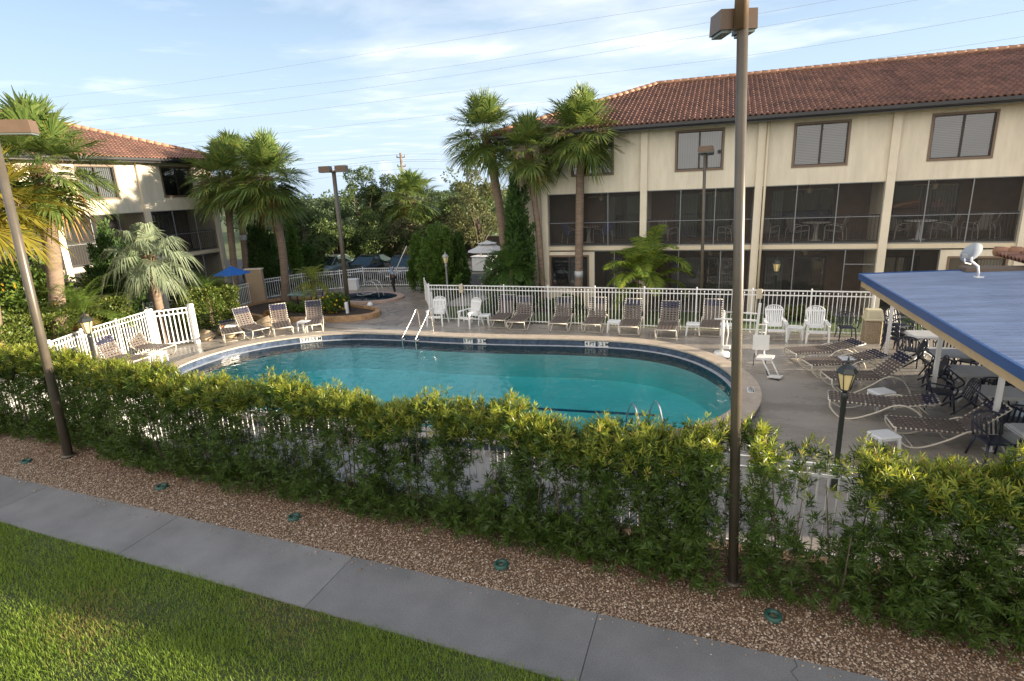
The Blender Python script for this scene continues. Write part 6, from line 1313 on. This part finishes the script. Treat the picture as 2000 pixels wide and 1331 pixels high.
def shoot_leaves(X, Y, Z, k, L, W, upw):
    n = len(X); P0a = np.stack([X, Y, Z], 1); out = unit(np.stack([RNG.normal(size=n)*0.6, (Y-hy(X))*2.0+RNG.normal(size=n)*0.35, RNG.uniform(.1,.9,n)+upw], 1)); sl_ = RNG.uniform(.07,.16,n)
    P = np.repeat(P0a, k, 0); O = np.repeat(out, k, 0); f = np.tile(np.linspace(0.1,1,k), n); P = P+O*(f*np.repeat(sl_, k))[:,None]
    r_ = unit(np.cross(O, rnd_dirs(n*k))); D = unit(O*(0.35+0.55*f)[:,None]+r_*(1.05-0.45*f)[:,None]); Nn = unit(np.cross(D, np.cross(O, D))+RNG.normal(size=(n*k,3))*0.25)
    return kites(P, D, Nn, L*RNG.uniform(.7,1.2,n*k), W*RNG.uniform(.8,1.2,n*k), 0.5, 0.08)
X, Y, Z = shoots(42000); quadmesh('foliage', shoot_leaves(X, Y, Z, 15, 0.115, 0.0165, 0.1), pod, hedge)
X, Y, Z = shoots(9000, True); quadmesh('new_growth', shoot_leaves(X, Y, Z+0.02, 13, 0.105, 0.0155, 1.3), pod_t, hedge)
b = MB()
for xx in plants:
    for k in range(3):
        a, c, h_ = RNG.normal()*0.12, RNG.normal()*0.12, RNG.uniform(1.2,1.8); y0_ = float(hy(xx)); b.tube([(xx+a*.3, y0_+c*.3, -0.03),(xx+a, y0_+c, h_*0.5),(xx+a*1.6, y0_+c*1.4, h_)], [0.016,0.011,0.005], 5)
b.build('stem', bark2, hedge)
# ---- grass and gravel (nobody could count them)
def grass():
    n = 330000; X = RNG.uniform(-15.5,0.5,n); Y = RNG.uniform(1.3,5.5,n); ok_ = Y < SW_Y0+sw_off(X)+np.abs(RNG.normal(size=n))*.02; X, Y = X[ok_], Y[ok_]; n = len(X); d = 0.5+0.5*np.sin(X*1.9+1.3*np.sin(Y*2.3))*np.sin(Y*2.9+X*0.7)
    keep = RNG.uniform(0,1,n) < 0.45+0.55*d; X, Y, d = X[keep], Y[keep], d[keep]; n = len(X)
    a = RNG.uniform(0,6.28,n); L = RNG.uniform(.03,.075,n)*np.where(RNG.uniform(0,1,n) < 0.06, 1.7, 1.0)*(0.75+0.5*d); tilt = RNG.uniform(.1,1.1,n); D = np.stack([np.cos(a)*np.sin(tilt), np.sin(a)*np.sin(tilt), np.cos(tilt)],1); S_ = np.stack([-np.sin(a), np.cos(a), np.zeros(n)],1); P = np.stack([X, Y, np.full(n,-0.02)],1); w = RNG.uniform(.003,.006,n)[:,None]
    V = np.stack([P-S_*w, P+S_*w, P+D*L[:,None]],1).reshape(-1,3); dry = (np.sin(X*1.3+2)*np.sin(Y*2.1+X*0.5)+RNG.normal(size=n)*0.45) > 0.95; return V.reshape(-1,3,3), dry
V, dry = grass()
gm = leafmat('grass_blade', (0.115,0.20,0.026), (0.26,0.355,0.05), 0.35, 0.5); gd = leafmat('grass_dry', (0.22,0.19,0.06), (0.36,0.29,0.10), 0.3, 0.6)
o = quadmesh('grass', V[~dry].reshape(-1,3), gm, n=3); tag(o, 'short sunlit and shaded lawn grass below the sidewalk', 'grass', kind='stuff')
o = quadmesh('dry_grass', V[dry].reshape(-1,3), gd, n=3); tag(o, 'pale dry blades in the lawn below the sidewalk', 'grass', kind='stuff')
def pebbles(n, m, name, lab):
    X = RNG.uniform(-16,4.2,n); Y = SW_Y1+sw_off(X)-0.01+RNG.uniform(0,1,n)**1.3*1.7; r = RNG.uniform(.008,.018,n)*np.where(RNG.uniform(0,1,n) < .12, 1.5, 1.0); sp_ = RNG.uniform(0,1,n) < 0.006; Y = np.where(sp_, SW_Y1+sw_off(X)-np.abs(RNG.normal(size=n))*.12, Y); zp = np.where(sp_, 0.008, -0.022)
    base = np.array([[1,0,0],[0,1,0],[-1,0,0],[0,-1,0],[0,0,.8],[0,0,-.6]]); fac = np.array([[0,1,4],[1,2,4],[2,3,4],[3,0,4]])
    jit = base[None]*(1+RNG.uniform(-.3,.3,(n,6,1))); a = RNG.uniform(0,6.28,n); c, s = np.cos(a)[:,None], np.sin(a)[:,None]; x_ = jit[:,:,0]*c-jit[:,:,1]*s*0.75; y_ = jit[:,:,0]*s+jit[:,:,1]*c*0.75
    V = np.stack([x_, y_, jit[:,:,2]],2)*r[:,None,None]+np.stack([X,Y,zp+RNG.uniform(0,.012,n)*(~sp_)],1)[:,None,:]
    me = bpy.data.meshes.new(name); me.vertices.add(n*6); me.vertices.foreach_set('co', V.astype(np.float32).ravel()); F = (fac[None]+np.arange(n)[:,None,None]*6).reshape(-1); nf = n*4
    me.loops.add(nf*3); me.loops.foreach_set('vertex_index', F.astype(np.int32)); me.polygons.add(nf); me.polygons.foreach_set('loop_start', np.arange(0,nf*3,3,dtype=np.int32)); me.polygons.foreach_set('loop_total', np.full(nf,3,dtype=np.int32)); me.polygons.foreach_set('use_smooth', np.ones(nf,dtype=bool)); me.materials.append(m); me.update(calc_edges=True)
    o = bpy.data.objects.new(name, me); COL.objects.link(o); tag(o, lab, 'gravel', kind='stuff')
pebbles(48000, leafmat('pebble', (0.20,0.125,0.08), (0.50,0.385,0.285), 0.0, 0.7, (0.72,0.64,0.55)), 'gravel', 'tan and brown river gravel between the sidewalk and the hedge')
n = 6500; X = RNG.uniform(-14.5,4,n); Y = 6.35-0.04*X+RNG.uniform(0,1,n)**0.6*1.3; P = np.stack([X,Y,np.full(n,0.012)],1); D = unit(np.stack([RNG.normal(size=n),RNG.normal(size=n),RNG.normal(size=n)*.15],1)); Nn = unit(np.stack([RNG.normal(size=n)*.3,RNG.normal(size=n)*.3,np.ones(n)],1))
tag(quadmesh('fallen_leaves', kites(P, D, Nn, RNG.uniform(.05,.12,n), RNG.uniform(.008,.018,n)), leafmat('fallen_leaf', (0.085,0.04,0.018), (0.22,0.11,0.045), 0.1, 0.7)), 'brown fallen leaves under the foreground hedge', 'leaf litter', kind='stuff')
